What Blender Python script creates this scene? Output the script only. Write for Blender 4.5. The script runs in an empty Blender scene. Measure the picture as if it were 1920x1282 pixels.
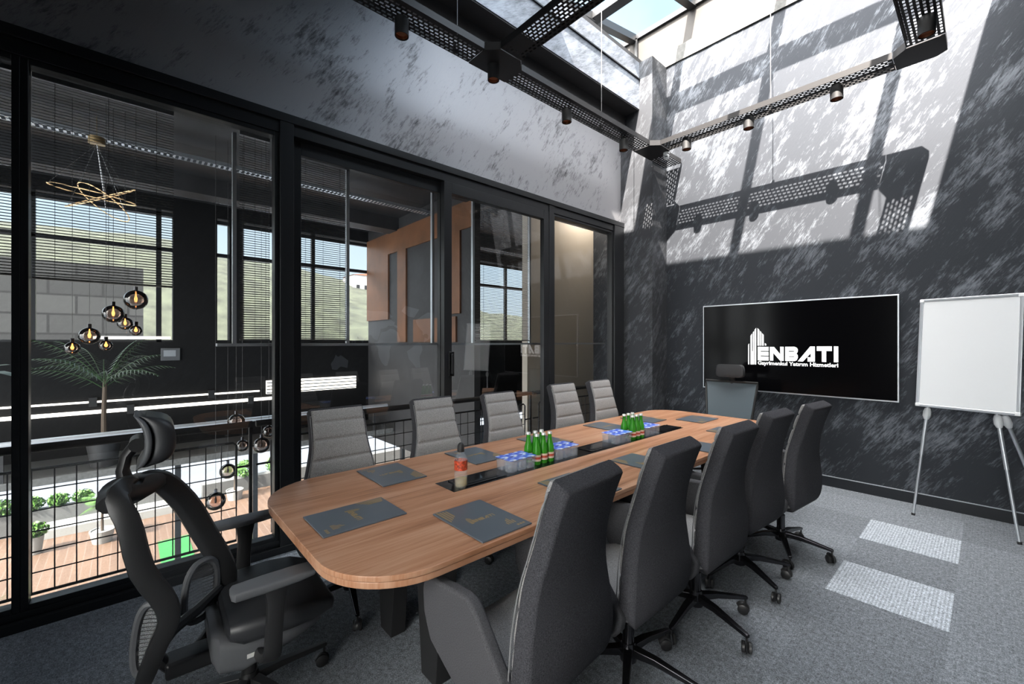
import bpy, bmesh, math, random
from mathutils import Vector, Matrix
random.seed(7)
C = bpy.context.scene.collection
SC = bpy.context.scene
R = math.radians

# ------------------------------------------------------------------ camera, world, sun, exposure
cam_d = bpy.data.cameras.new('camera'); cam = bpy.data.objects.new('camera', cam_d); C.objects.link(cam)
cam.location = (0, 0, 1.5); cam.rotation_euler = (R(90), 0, R(48.1))
cam_d.sensor_width = 36; cam_d.lens = 802/1920*36; cam_d.clip_start = .02; cam_d.clip_end = 2000
SC.camera = cam
SC.view_settings.view_transform = 'Standard'; SC.view_settings.look = 'None'
SC.view_settings.gamma = 1; SC.view_settings.use_curve_mapping = False
SC.view_settings.exposure = 1.0
SC.cycles.max_bounces = 10; SC.cycles.diffuse_bounces = 5; SC.cycles.glossy_bounces = 5
SC.cycles.transmission_bounces = 8; SC.cycles.transparent_max_bounces = 24
SC.cycles.sample_clamp_indirect = 6; SC.cycles.caustics_refractive = False

W = bpy.data.worlds.new('sky'); SC.world = W; W.use_nodes = True
wn, wl = W.node_tree.nodes, W.node_tree.links
bgn = wn['Background']
tc = wn.new('ShaderNodeTexCoord'); sx = wn.new('ShaderNodeSeparateXYZ'); wl.new(tc.outputs['Generated'], sx.inputs[0])
cr = wn.new('ShaderNodeValToRGB'); wl.new(sx.outputs['Z'], cr.inputs[0])
el = cr.color_ramp.elements
el[0].position = 0.0; el[0].color = (.62, .72, .80, 1); el[1].position = 1.0; el[1].color = (.13, .24, .38, 1)
e = el.new(.45); e.color = (.30, .44, .56, 1)
nz = wn.new('ShaderNodeTexNoise'); nz.inputs['Scale'].default_value = 2.2; nz.inputs['Detail'].default_value = 6
wl.new(tc.outputs['Generated'], nz.inputs['Vector'])
cr2 = wn.new('ShaderNodeValToRGB'); wl.new(nz.outputs['Fac'], cr2.inputs[0])
cr2.color_ramp.elements[0].position = .45; cr2.color_ramp.elements[0].color = (0, 0, 0, 1)
cr2.color_ramp.elements[1].position = .7; cr2.color_ramp.elements[1].color = (.25, .25, .25, 1)
mxw = wn.new('ShaderNodeMix'); mxw.data_type = 'RGBA'; wl.new(cr2.outputs['Color'], mxw.inputs[0])
wl.new(cr.outputs['Color'], mxw.inputs[6]); mxw.inputs[7].default_value = (.95, .97, 1, 1)
# cooler away from the sun, warm white round it
dt0 = wn.new('ShaderNodeVectorMath'); dt0.operation = 'DOT_PRODUCT'; wl.new(tc.outputs['Generated'], dt0.inputs[0]); dt0.inputs[1].default_value = Vector((.26, -1, 1.2)).normalized()
mrw = wn.new('ShaderNodeMapRange'); wl.new(dt0.outputs['Value'], mrw.inputs[0]); mrw.inputs[1].default_value = .1; mrw.inputs[2].default_value = .8
mxs = wn.new('ShaderNodeMix'); mxs.data_type = 'RGBA'; wl.new(mrw.outputs[0], mxs.inputs[0]); wl.new(mxw.outputs[2], mxs.inputs[6]); mxs.inputs[7].default_value = (1.0, .97, .92, 1)
wl.new(mxs.outputs[2], bgn.inputs[0])
# the sky is much brighter round the sun than on the far side
dt = wn.new('ShaderNodeVectorMath'); dt.operation = 'DOT_PRODUCT'; wl.new(tc.outputs['Generated'], dt.inputs[0]); dt.inputs[1].default_value = Vector((.26, -1, 1.2)).normalized()
def wm(op, a, b):
    k = wn.new('ShaderNodeMath'); k.operation = op
    for i, v in enumerate((a, b)):
        if isinstance(v, (int, float)): k.inputs[i].default_value = v
        else: wl.new(v, k.inputs[i])
    return k.outputs[0]
wl.new(wm('ADD', wm('MULTIPLY', wm('POWER', wm('MAXIMUM', dt.outputs['Value'], 0), 1.5), 13.0), 1.5), bgn.inputs[1])

sun_d = bpy.data.lights.new('sun', 'SUN'); sun = bpy.data.objects.new('sun', sun_d); C.objects.link(sun)
sun_d.energy = 24.0; sun_d.angle = R(.53); sun_d.color = (1, .91, .80)
sun.rotation_euler = Vector((-.26, 1, -1.2)).to_track_quat('-Z', 'Y').to_euler()

def portal(loc, rot, sxx, syy):
    d = bpy.data.lights.new('portal', 'AREA'); d.shape = 'RECTANGLE'; d.size = sxx; d.size_y = syy
    d.cycles.is_portal = True
    o = bpy.data.objects.new('sky_portal', d); C.objects.link(o); o.location = loc; o.rotation_euler = rot
portal((-1.43, 3.9, 5.35), (0, 0, 0), 3.4, 3.5)
def added_daylight(name, loc, rot, sxx, syy, watts, col):
    d = bpy.data.lights.new(name, 'AREA'); d.shape = 'RECTANGLE'; d.size = sxx; d.size_y = syy; d.energy = watts; d.color = col
    o = bpy.data.objects.new(name, d); C.objects.link(o); o.location = loc; o.rotation_euler = rot
# daylight stand-in: fill lamp added inside the unseen window behind the camera
added_daylight('window_daylight', (.12, -2.19, 2.1), (R(-90), 0, 0), 1.9, 3.0, 4, (.93, .96, 1))

# ------------------------------------------------------------------ materials
def newmat(name):
    m = bpy.data.materials.new(name); m.use_nodes = True
    return m, m.node_tree.nodes, m.node_tree.links, m.node_tree.nodes['Principled BSDF']
def simple(name, col, rough=.5, metal=0, spec=.5, bump=0, bscale=200, var=0):
    m, n, l, p = newmat(name)
    p.inputs['Base Color'].default_value = (*col, 1); p.inputs['Roughness'].default_value = rough
    p.inputs['Metallic'].default_value = metal; p.inputs['Specular IOR Level'].default_value = spec
    if bump or var:
        t = n.new('ShaderNodeTexCoord'); z = n.new('ShaderNodeTexNoise'); z.inputs['Scale'].default_value = bscale
        z.inputs['Detail'].default_value = 4; l.new(t.outputs['Object'], z.inputs['Vector'])
        if bump:
            b = n.new('ShaderNodeBump'); b.inputs['Strength'].default_value = bump; b.inputs['Distance'].default_value = .002
            l.new(z.outputs['Fac'], b.inputs['Height']); l.new(b.outputs['Normal'], p.inputs['Normal'])
        if var:
            r = n.new('ShaderNodeValToRGB'); l.new(z.outputs['Fac'], r.inputs[0])
            r.color_ramp.elements[0].position = .3; r.color_ramp.elements[1].position = .7
            r.color_ramp.elements[0].color = (*[c*(1-var) for c in col], 1)
            r.color_ramp.elements[1].color = (*[min(1, c*(1+var)) for c in col], 1)
            l.new(r.outputs['Color'], p.inputs['Base Color'])
    return m
def dot(n, l, src, v):
    d = n.new('ShaderNodeVectorMath'); d.operation = 'DOT_PRODUCT'; l.new(src, d.inputs[0]); d.inputs[1].default_value = v
    return d.outputs['Value']
def streak(n, l, src, a, b, c, sa, sb, detail=5, scale=1, rough=.6):
    cx = n.new('ShaderNodeCombineXYZ')
    for i, (v, s) in enumerate(((a, sa), (b, sb), (c, sa))):
        k = n.new('ShaderNodeMath'); k.operation = 'MULTIPLY'; l.new(dot(n, l, src, v), k.inputs[0]); k.inputs[1].default_value = s
        l.new(k.outputs[0], cx.inputs[i])
    z = n.new('ShaderNodeTexNoise'); z.inputs['Scale'].default_value = scale; z.inputs['Detail'].default_value = detail
    z.inputs['Roughness'].default_value = rough; z.inputs['Distortion'].default_value = .25
    l.new(cx.outputs[0], z.inputs['Vector']); return z.outputs['Fac']
def ramp(n, l, src, stops):
    r = n.new('ShaderNodeValToRGB'); l.new(src, r.inputs[0]); e = r.color_ramp.elements
    while len(e) < len(stops): e.new(.5)
    for i, (p, c) in enumerate(stops):
        e[i].position = p; e[i].color = (*c, 1) if isinstance(c, tuple) else (c, c, c, 1)
    return r.outputs['Color']
def math2(n, l, op, a, b):
    k = n.new('ShaderNodeMath'); k.operation = op
    for i, v in enumerate((a, b)):
        if isinstance(v, (int, float)): k.inputs[i].default_value = v
        else: l.new(v, k.inputs[i])
    return k.outputs[0]
def plaster(name, a, b, c, dark, light, lo=.5, hi=.62, metal=.6, rough=.45, cover=.0):
    """brushed metallic stucco: pale flecks dragged along direction a over a charcoal ground"""
    m, n, l, p = newmat(name)
    src = n.new('ShaderNodeTexCoord').outputs['Object']
    fine = streak(n, l, src, a, b, c, 14, 78, 9, rough=.72)
    big = streak(n, l, src, a, b, c, 1.8, 3.0, 3)
    mid = streak(n, l, src, a, b, c, 6, 17, 5)
    s = math2(n, l, 'ADD', math2(n, l, 'MULTIPLY', fine, .36), math2(n, l, 'MULTIPLY', big, .34))
    s = math2(n, l, 'ADD', s, math2(n, l, 'MULTIPLY', mid, .30))
    s = math2(n, l, 'ADD', s, cover)
    f = ramp(n, l, s, [(lo, 0.0), (hi, 1.0)])
    mx = n.new('ShaderNodeMix'); mx.data_type = 'RGBA'; l.new(f, mx.inputs[0])
    mx.inputs[6].default_value = (*dark, 1); mx.inputs[7].default_value = (*light, 1)
    l.new(mx.outputs[2], p.inputs['Base Color'])
    p.inputs['Metallic'].default_value = metal
    r = n.new('ShaderNodeMapRange'); l.new(f, r.inputs[0]); r.inputs[3].default_value = rough+.13; r.inputs[4].default_value = rough
    l.new(r.outputs[0], p.inputs['Roughness'])
    bp = n.new('ShaderNodeBump'); bp.inputs['Strength'].default_value = .35; bp.inputs['Distance'].default_value = .004
    l.new(fine, bp.inputs['Height']); l.new(bp.outputs['Normal'], p.inputs['Normal'])
    return m
def glass(name, tint=(1, 1, 1), ior=1.75, rough=0):
    m, n, l, p = newmat(name); n.remove(p)
    t = n.new('ShaderNodeBsdfTransparent'); t.inputs[0].default_value = (*tint, 1)
    g = n.new('ShaderNodeBsdfGlossy'); g.inputs['Roughness'].default_value = rough
    f = n.new('ShaderNodeFresnel'); f.inputs[0].default_value = ior
    x = n.new('ShaderNodeMixShader'); l.new(f.outputs[0], x.inputs[0]); l.new(t.outputs[0], x.inputs[1]); l.new(g.outputs[0], x.inputs[2])
    l.new(x.outputs[0], n['Material Output'].inputs[0]); return m
def clear(name, col, alpha, rough=.1, ior=1.5):
    m, n, l, p = newmat(name)
    t = n.new('ShaderNodeBsdfTransparent'); t.inputs[0].default_value = (*col, 1)
    p.inputs['Base Color'].default_value = (*col, 1); p.inputs['Roughness'].default_value = rough
    x = n.new('ShaderNodeMixShader'); x.inputs[0].default_value = alpha
    l.new(t.outputs[0], x.inputs[1]); l.new(p.outputs[0], x.inputs[2]); l.new(x.outputs[0], n['Material Output'].inputs[0])
    return m
def emit(name, col, s):
    m, n, l, p = newmat(name); p.inputs['Base Color'].default_value = (*col, 1)
    p.inputs['Emission Color'].default_value = (*col, 1); p.inputs['Emission Strength'].default_value = s; return m

ca, sa_ = math.cos(R(56)), math.sin(R(56))
M = {}
M['plaster_tv'] = plaster('charcoal_stucco', (ca, 0, sa_), (sa_, 0, -ca), (0, 1, 0), (.040, .044, .052), (.145, .158, .180), .505, .60, .8, .5)
M['plaster_side'] = plaster('silver_stucco', (0, ca, sa_), (0, sa_, -ca), (1, 0, 0), (.085, .085, .092), (.36, .36, .38), .37, .48, .7, .5)  # lighter than the other stucco: skylight glow and bounce put into the colour
M['plaster_dark'] = plaster('dark_stucco', (0, ca, sa_), (0, sa_, -ca), (1, 0, 0), (.014, .014, .016), (.05, .05, .055), .46, .6, .4, .5)
M['column'] = plaster('column_stucco', (ca, ca, sa_), (sa_, sa_, -ca), (0, 0, 0), (.055, .058, .065), (.155, .165, .182), .49, .60, .8, .5)
M['fascia'] = plaster('fascia_panel', (0, sa_, ca), (0, ca, -sa_), (1, 0, 0), (.10, .11, .13), (.30, .33, .38), .40, .6, .35, .5)
M['concrete'] = simple('concrete', (.10, .10, .097), .8, bump=.3, bscale=30, var=.25)
M['curb'] = simple('grey_render', (.034, .030, .027), .7, var=.12, bscale=8)
M['dark_ceiling'] = simple('dark_ceiling_paint', (.022, .022, .024), .6, var=.2, bscale=5)
M['frame'] = simple('black_aluminium', (.014, .015, .017), .38, .2)
M['black'] = simple('black_gloss', (.008, .008, .009), .22)
M['matblack'] = simple('matt_black', (.012, .012, .013), .6)
M['tray'] = simple('black_steel_tray', (.030, .029, .030), .42, .5)
M['steel'] = simple('brushed_steel', (.45, .46, .48), .32, .9)
M['wire'] = simple('wire', (.12, .12, .125), .5, .6)
M['alu'] = simple('aluminium', (.55, .58, .62), .35, .7)
M['white'] = simple('white_enamel', (.68, .70, .72), .25)
M['whiteplastic'] = simple('white_plastic', (.72, .74, .76), .4)
M['copper'] = simple('copper_reflector', (.42, .20, .12), .35, .9)
M['skirting'] = simple('skirting_black', (.008, .010, .014), .35)
M['glass'] = glass('window_glass', (.70, .72, .73), 2.05)
M['skyglass'] = glass('skylight_glass', (.97, .98, 1), 1.04)
M['farglass'] = glass('far_glass', (.75, .77, .78), 1.3)
M['slat'] = simple('blind_slat', (.17, .17, .165), .45, .4)
M['screen'] = simple('tv_screen', (.002, .002, .0025), .14, spec=.12)
M['logo'] = emit('screen_white', (.9, .9, .9), .42)
M['fabric'] = simple('charcoal_wool', (.044, .044, .050), .92, spec=.15, bump=.6, bscale=300, var=.5)
M['fabric_light'] = simple('grey_wool', (.27, .265, .265), .92, spec=.15, bump=.6, bscale=300, var=.42)
M['fabric_mid'] = simple('mid_grey_wool', (.068, .068, .074), .92, spec=.15, bump=.5, bscale=400, var=.36)
M['piping'] = simple('piping', (.20, .20, .21), .7)
M['chrome'] = simple('dark_chrome', (.05, .05, .055), .2, .9)
M['plastic'] = simple('black_plastic', (.016, .016, .017), .42, bump=.15, bscale=500)
M['plastic_grey'] = simple('grey_plastic', (.085, .088, .095), .5)
M['leatherette'] = simple('dark_leatherette', (.02, .021, .024), .45)
M['gold'] = simple('gold_print', (.36, .25, .12), .4, .3)
M['folder'] = simple('slate_folder', (.085, .103, .125), .30)
M['inlay'] = simple('black_glass_inlay', (.006, .006, .007), .08)
M['bottle_green'] = clear('green_glass', (.10, .55, .05), .38, .06)
M['bottle_dark'] = clear('green_glass_lower', (.05, .42, .04), .5, .06)
M['paper'] = simple('paper_label', (.62, .50, .42), .6)
M['red'] = simple('red_label_print', (.45, .06, .03), .6)
M['cap'] = simple('bottle_cap', (.75, .76, .75), .35, .4)
M['cup'] = clear('clear_plastic', (.95, .96, .98), .09, .06)
M['water'] = clear('water', (.95, .97, .98), .05, .02)
M['juice'] = clear('pale_juice', (.90, .82, .58), .20, .1)
M['sleeve'] = simple('orange_sleeve', (.42, .055, .02), .5, var=.7, bscale=90)
M['greenpaint'] = simple('green_turf', (.010, .12, .022), .7, var=.2, bscale=20)
M['leaf'] = simple('leaf', (.06, .15, .02), .55, var=.5, bscale=14)
M['leaf_dark'] = simple('leaf_dark', (.03, .07, .025), .5, var=.4, bscale=14)
M['trunk'] = simple('trunk', (.07, .05, .035), .8)
M['pot'] = simple('grey_pot', (.30, .30, .29), .6)
M['planter'] = simple('white_planter_render', (.10, .10, .098), .8, var=.1, bscale=4)
M['asphalt'] = simple('asphalt', (.085, .095, .115), .9, var=.12, bscale=.6)
M['building'] = simple('pale_building', (.35, .34, .33), .8)
M['red_roof'] = simple('red_roof_tiles', (.40, .12, .07), .8)
M['hill'] = simple('scrub_hill', (.030, .034, .021), .95, var=.55, bscale=.35)
M['wood_panel'] = simple('brown_wood_panel', (.13, .055, .024), .5, var=.25, bscale=3)
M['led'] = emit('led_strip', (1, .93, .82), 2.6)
M['ringled'] = emit('gold_ring_led', (1, .68, .36), .45)
M['bulb'] = emit('filament', (1, .38, .10), 4)
M['smoke'] = glass('smoked_globe', (.72, .60, .54), 1.6, .02)
M['beige'] = simple('beige_plaster', (.40, .36, .31), .8)
M['darkfloor'] = simple('dark_tile', (.05, .05, .05), .35)
M['meshdark'] = clear('grey_chair_mesh', (.13, .165, .19), .72, .5)
M['mesh_fine'] = clear('black_chair_mesh', (.75, .75, .75), .22, .5)
M['tag'] = simple('silver_tag', (.6, .6, .58), .4)
def mk_lid():
    m, n, l, p = newmat('blue_foil_lid'); src = n.new('ShaderNodeTexCoord').outputs['Object']
    z = n.new('ShaderNodeTexNoise'); z.inputs['Scale'].default_value = 38; z.inputs['Detail'].default_value = 3; l.new(src, z.inputs['Vector'])
    c = ramp(n, l, z.outputs['Fac'], [(.42, (.03, .09, .62)), (.52, (.16, .30, .80)), (.58, (.80, .86, .95))])
    l.new(c, p.inputs['Base Color']); p.inputs['Roughness'].default_value = .3; return m
M['lid'] = mk_lid()
def mk_wood():
    m, n, l, p = newmat('walnut_veneer'); src = n.new('ShaderNodeTexCoord').outputs['Object']
    a = streak(n, l, src, (0, 1, 0), (1, 0, 0), (0, 0, 1), .9, 16, 6, rough=.65)
    b = streak(n, l, src, (0, 1, 0), (1, 0, 0), (0, 0, 1), 3, 110, 5)
    s = math2(n, l, 'ADD', math2(n, l, 'MULTIPLY', a, .65), math2(n, l, 'MULTIPLY', b, .35))
    c = ramp(n, l, s, [(.36, (.19, .082, .040)), (.47, (.37, .175, .094)), (.60, (.47, .27, .172))])
    l.new(c, p.inputs['Base Color']); p.inputs['Roughness'].default_value = .36; p.inputs['Specular IOR Level'].default_value = .4
    return m
M['wood'] = mk_wood()
def mk_deck():
    m, n, l, p = newmat('deck_boards'); src = n.new('ShaderNodeTexCoord').outputs['Object']
    w = n.new('ShaderNodeTexBrick'); l.new(src, w.inputs['Vector'])
    w.inputs['Color1'].default_value = (.10, .058, .036, 1); w.inputs['Color2'].default_value = (.08, .046, .029, 1); w.inputs['Mortar'].default_value = (.12, .08, .06, 1)
    w.inputs['Scale'].default_value = 1; w.inputs['Mortar Size'].default_value = .008; w.inputs['Brick Width'].default_value = 1.6; w.inputs['Row Height'].default_value = .14
    l.new(w.outputs['Color'], p.inputs['Base Color']); p.inputs['Roughness'].default_value = .6; return m
M['deck'] = mk_deck()
def mk_carpet():
    m, n, l, p = newmat('grey_carpet_tiles'); src = n.new('ShaderNodeTexCoord').outputs['Object']
    s = n.new('ShaderNodeSeparateXYZ'); l.new(src, s.inputs[0])
    u = math2(n, l, 'DIVIDE', math2(n, l, 'SUBTRACT', s.outputs['X'], -.136), .53)
    v = math2(n, l, 'DIVIDE', math2(n, l, 'SUBTRACT', s.outputs['Y'], .618), .508)
    fu = math2(n, l, 'FLOOR', u, 0); fv = math2(n, l, 'FLOOR', v, 0)
    cx = n.new('ShaderNodeCombineXYZ'); l.new(fu, cx.inputs[0]); l.new(fv, cx.inputs[1])
    wn_ = n.new('ShaderNodeTexWhiteNoise'); l.new(cx.outputs[0], wn_.inputs['Vector'])
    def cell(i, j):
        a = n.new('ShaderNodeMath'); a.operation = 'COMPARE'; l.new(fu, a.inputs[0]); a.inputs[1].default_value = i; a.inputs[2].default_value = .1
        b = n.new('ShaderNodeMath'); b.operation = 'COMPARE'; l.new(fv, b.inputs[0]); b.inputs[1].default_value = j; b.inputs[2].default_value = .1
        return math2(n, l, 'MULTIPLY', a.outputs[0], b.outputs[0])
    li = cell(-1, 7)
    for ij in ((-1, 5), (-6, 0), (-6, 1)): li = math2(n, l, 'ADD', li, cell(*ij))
    # loop pile and fine ribs
    z = n.new('ShaderNodeTexNoise'); z.inputs['Scale'].default_value = 170; z.inputs['Detail'].default_value = 3; l.new(src, z.inputs['Vector'])
    z2 = n.new('ShaderNodeTexNoise'); z2.inputs['Scale'].default_value = 45; z2.inputs['Detail'].default_value = 5; l.new(src, z2.inputs['Vector'])
    rib = math2(n, l, 'SINE', math2(n, l, 'MULTIPLY', s.outputs['X'], 2*math.pi/.0165), 0)
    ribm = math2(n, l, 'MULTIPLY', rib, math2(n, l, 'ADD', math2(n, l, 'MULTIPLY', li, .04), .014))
    t = math2(n, l, 'ADD', math2(n, l, 'MULTIPLY', z.outputs['Fac'], .9), math2(n, l, 'MULTIPLY', z2.outputs['Fac'], .5))
    t = math2(n, l, 'ADD', t, ribm)                             # mean about .7
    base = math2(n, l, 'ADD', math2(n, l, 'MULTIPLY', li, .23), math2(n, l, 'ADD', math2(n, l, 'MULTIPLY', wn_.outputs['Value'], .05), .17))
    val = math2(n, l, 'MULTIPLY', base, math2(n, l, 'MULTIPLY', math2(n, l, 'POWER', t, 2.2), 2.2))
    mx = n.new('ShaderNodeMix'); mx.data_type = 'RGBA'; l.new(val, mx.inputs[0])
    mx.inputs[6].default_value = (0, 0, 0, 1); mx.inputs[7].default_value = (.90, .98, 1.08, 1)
    l.new(mx.outputs[2], p.inputs['Base Color']); p.inputs['Roughness'].default_value = .95; p.inputs['Specular IOR Level'].default_value = .1
    bp = n.new('ShaderNodeBump'); bp.inputs['Strength'].default_value = .6; bp.inputs['Distance'].default_value = .003
    l.new(t, bp.inputs['Height']); l.new(bp.outputs['Normal'], p.inputs['Normal']); return m
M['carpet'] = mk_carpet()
def mk_panels():
    m, n, l, p = newmat('panelled_concrete'); src = n.new('ShaderNodeTexCoord').outputs['Object']
    cx = n.new('ShaderNodeCombineXYZ'); s = n.new('ShaderNodeSeparateXYZ'); l.new(src, s.inputs[0]); l.new(s.outputs['Y'], cx.inputs[0]); l.new(s.outputs['Z'], cx.inputs[1])
    w = n.new('ShaderNodeTexBrick'); l.new(cx.outputs[0], w.inputs['Vector'])
    w.inputs['Color1'].default_value = (.030, .030, .029, 1); w.inputs['Color2'].default_value = (.014, .014, .014, 1); w.inputs['Mortar'].default_value = (.004, .004, .004, 1)
    w.inputs['Scale'].default_value = 1; w.inputs['Mortar Size'].default_value = .05; w.inputs['Brick Width'].default_value = 1.9; w.inputs['Row Height'].default_value = .95
    l.new(w.outputs['Color'], p.inputs['Base Color']); p.inputs['Roughness'].default_value = .8; return m

# ------------------------------------------------------------------ mesh helpers
class MB:
    def __init__(s): s.v = []; s.f = []; s.m = []; s.mi = 0
    def add(s, vs, fs):
        o = len(s.v); s.v += [tuple(v) for v in vs]; s.f += [tuple(i+o for i in f) for f in fs]; s.m += [s.mi]*len(fs); return s
    def box(s, x0, x1, y0, y1, z0, z1):
        return s.add([(x0,y0,z0),(x1,y0,z0),(x1,y1,z0),(x0,y1,z0),(x0,y0,z1),(x1,y0,z1),(x1,y1,z1),(x0,y1,z1)],
            [(0,3,2,1),(4,5,6,7),(0,1,5,4),(1,2,6,5),(2,3,7,6),(3,0,4,7)])
    def rings(s, rings, caps=True, closed=False):
        n = len(rings[0]); vs = [p for r in rings for p in r]; fs = []
        k = len(rings)
        for i in range(k if closed else k-1):
            a, b = i*n, ((i+1) % k)*n
            for j in range(n): fs.append((a+j, a+(j+1) % n, b+(j+1) % n, b+j))
        if caps and not closed: fs.append(tuple(range(n-1, -1, -1))); fs.append(tuple((k-1)*n+j for j in range(n)))
        return s.add(vs, fs)
    def tube(s, pts, r, n=8, closed=False, flat=None):
        pts = [Vector(p) for p in pts]; k = len(pts); rs = r if isinstance(r, (list, tuple)) else [r]*k; out = []
        up = None
        for i, p in enumerate(pts):
            if closed: t = pts[(i+1) % k]-pts[i-1]
            else: t = pts[min(i+1, k-1)]-pts[max(i-1, 0)]
            t.normalize()
            if up is None:
                up = Vector((0, 0, 1)) if abs(t.z) < .9 else Vector((1, 0, 0))
            sd = t.cross(up)
            if sd.length < 1e-5: sd = t.orthogonal()
            sd.normalize(); up = sd.cross(t).normalized()
            ring = []
            for j in range(n):
                a = 2*math.pi*j/n
                ring.append(p+sd*math.cos(a)*rs[i]*(flat[0] if flat else 1)+up*math.sin(a)*rs[i]*(flat[1] if flat else 1))
            out.append(ring)
        return s.rings(out, closed=closed)
    def lathe(s, prof, n=24, c=(0, 0, 0), caps=True):
        return s.rings([[(c[0]+r*math.cos(2*math.pi*j/n), c[1]+r*math.sin(2*math.pi*j/n), c[2]+z) for j in range(n)] for r, z in prof], caps=caps)
    def prism(s, poly, ax, lo, hi):
        """poly in the two other axes, extruded along ax ('x','y','z')"""
        def P(a, b, t): return {'x': (t, a, b), 'y': (a, t, b), 'z': (a, b, t)}[ax]
        n = len(poly); vs = [P(a, b, lo) for a, b in poly]+[P(a, b, hi) for a, b in poly]
        return s.add(vs, [tuple(range(n)), tuple(range(2*n-1, n-1, -1))]+[(i, (i+1) % n, n+(i+1) % n, n+i) for i in range(n)])
    def quad(s, a, b, c, d): return s.add([a, b, c, d], [(0, 1, 2, 3)])
    def build(s, name, mat, parent=None, smooth=False, bevel=0, seg=2, sub=0, M2=None):
        me = bpy.data.meshes.new(name); me.from_pydata(s.v, [], s.f)
        mats = mat if isinstance(mat, (list, tuple)) else [mat]
        for x in mats: me.materials.append(x)
        if len(mats) > 1:
            for p, i in zip(me.polygons, s.m): p.material_index = i
        bm = bmesh.new(); bm.from_mesh(me); bmesh.ops.recalc_face_normals(bm, faces=bm.faces); bm.to_mesh(me); bm.free()
        if smooth:
            me.polygons.foreach_set('use_smooth', [True]*len(me.polygons))
            if smooth != 'all':
                try: me.set_sharp_from_angle(angle=R(40))
                except Exception: pass
        o = bpy.data.objects.new(name, me); C.objects.link(o)
        if parent: o.parent = parent
        if bevel:
            b = o.modifiers.new('bevel', 'BEVEL'); b.width = bevel; b.segments = seg; b.limit_method = 'ANGLE'; b.angle_limit = R(35)
            b.harden_normals = False
            me.polygons.foreach_set('use_smooth', [True]*len(me.polygons))
            w = o.modifiers.new('wn', 'WEIGHTED_NORMAL'); w.keep_sharp = False
        if sub:
            b = o.modifiers.new('sub', 'SUBSURF'); b.levels = sub; b.render_levels = sub
            me.polygons.foreach_set('use_smooth', [True]*len(me.polygons))
        return o
def interp(P, n):
    """Catmull-Rom through tuples"""
    out = []; k = len(P)
    for i in range(n):
        t = i/(n-1)*(k-1); a = min(int(t), k-2); f = t-a
        p0, p1, p2, p3 = P[max(a-1, 0)], P[a], P[a+1], P[min(a+2, k-1)]
        out.append(tuple(.5*((2*p1[j])+(-p0[j]+p2[j])*f+(2*p0[j]-5*p1[j]+4*p2[j]-p3[j])*f*f+(-p0[j]+3*p1[j]-3*p2[j]+p3[j])*f**3) for j in range(len(p1))))
    return out
def empty(name, label, cat, loc=(0, 0, 0), rz=0, group=None):
    o = bpy.data.objects.new(name, None); C.objects.link(o); o.location = loc; o.rotation_euler = (0, 0, rz)
    o.empty_display_size = .1
    o['label'] = label; o['category'] = cat
    if group: o['group'] = group
    return o
def tag(o, label, cat, group=None, kind=None):
    o['label'] = label; o['category'] = cat
    if group: o['group'] = group
    if kind: o['kind'] = kind
    return o
def st(o):
    o['kind'] = 'structure'; return o
def dup(o, parent=None):
    c = o.copy(); C.objects.link(c)
    if parent: c.parent = parent
    for ch in list(KIDS.get(o.name, [])) or [x for x in bpy.data.objects if x.parent == o]: dup(ch, c)
    return c
KIDS = {}

# ------------------------------------------------------------------ room shell
XW, YT, RX, YB, ZC = -3.40, 5.44, 1.20, -2.20, 5.22
st(MB().box(-3.62, RX, YB, YT, -.30, 0).build('floor', M['carpet']))
st(MB().box(-4.2, RX+.15, YT, YT+.16, -.3, ZC).build('wall_back', M['plaster_tv']))
b = MB(); b.box(RX, RX+.15, YB, -1.1, -.3, ZC); b.box(RX, RX+.15, 3.5, YT, -.3, ZC); b.box(RX, RX+.15, -1.1, 3.5, -.3, ZC)
st(b.build('wall_right', M['plaster_dark']))
b = MB(); b.box(XW-.1, -.85, YB-.15, YB, -.3, ZC); b.box(1.1, RX+.15, YB-.15, YB, -.3, ZC); b.box(-.85, 1.1, YB-.15, YB, 3.6, ZC); b.box(-.85, 1.1, YB-.15, YB, -.3, .55)
st(b.build('wall_front', M['plaster_dark']))
for nm, bx in (('window_6', (-.85, 1.1, YB-.1, YB-.05, .55, 3.6)),):  # unseen window, added behind the camera to let in fill light
    x0, x1, y0, y1, z0, z1 = bx
    f = MB(); vert = 5
    if nm == 'window_5':
        for i in range(vert): yy = y0+(y1-y0-.06)*i/(vert-1); f.box(x0, x1, yy, yy+.06, z0, z1)
        f.box(x0, x1, y0, y1, z0, z0+.06); f.box(x0, x1, y0, y1, z1-.06, z1)
    else:
        for i in range(vert): xx = x0+(x1-x0-.06)*i/(vert-1); f.box(xx, xx+.06, y0, y1, z0, z1)
        f.box(x0, x1, y0, y1, z0, z0+.06); f.box(x0, x1, y0, y1, z1-.06, z1)
    wo = st(f.build(nm, M['frame']))
    g = MB()
    if nm == 'window_5': g.quad((x0+.02, y0, z0), (x0+.02, y1, z0), (x0+.02, y1, z1), (x0+.02, y0, z1))
    else: g.quad((x0, y0+.02, z0), (x1, y0+.02, z0), (x1, y0+.02, z1), (x0, y0+.02, z1))
    g.build('pane', M['farglass'], wo)
# plaster band above the glazing and the pier in the corner
st(MB().box(XW-.16, XW, YB, YT, 3.12, ZC).build('wall_left', M['plaster_side']))
st(MB().box(XW-.16, -2.92, 5.07, YT, 0, ZC).build('wall_pier', M['column']))
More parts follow.
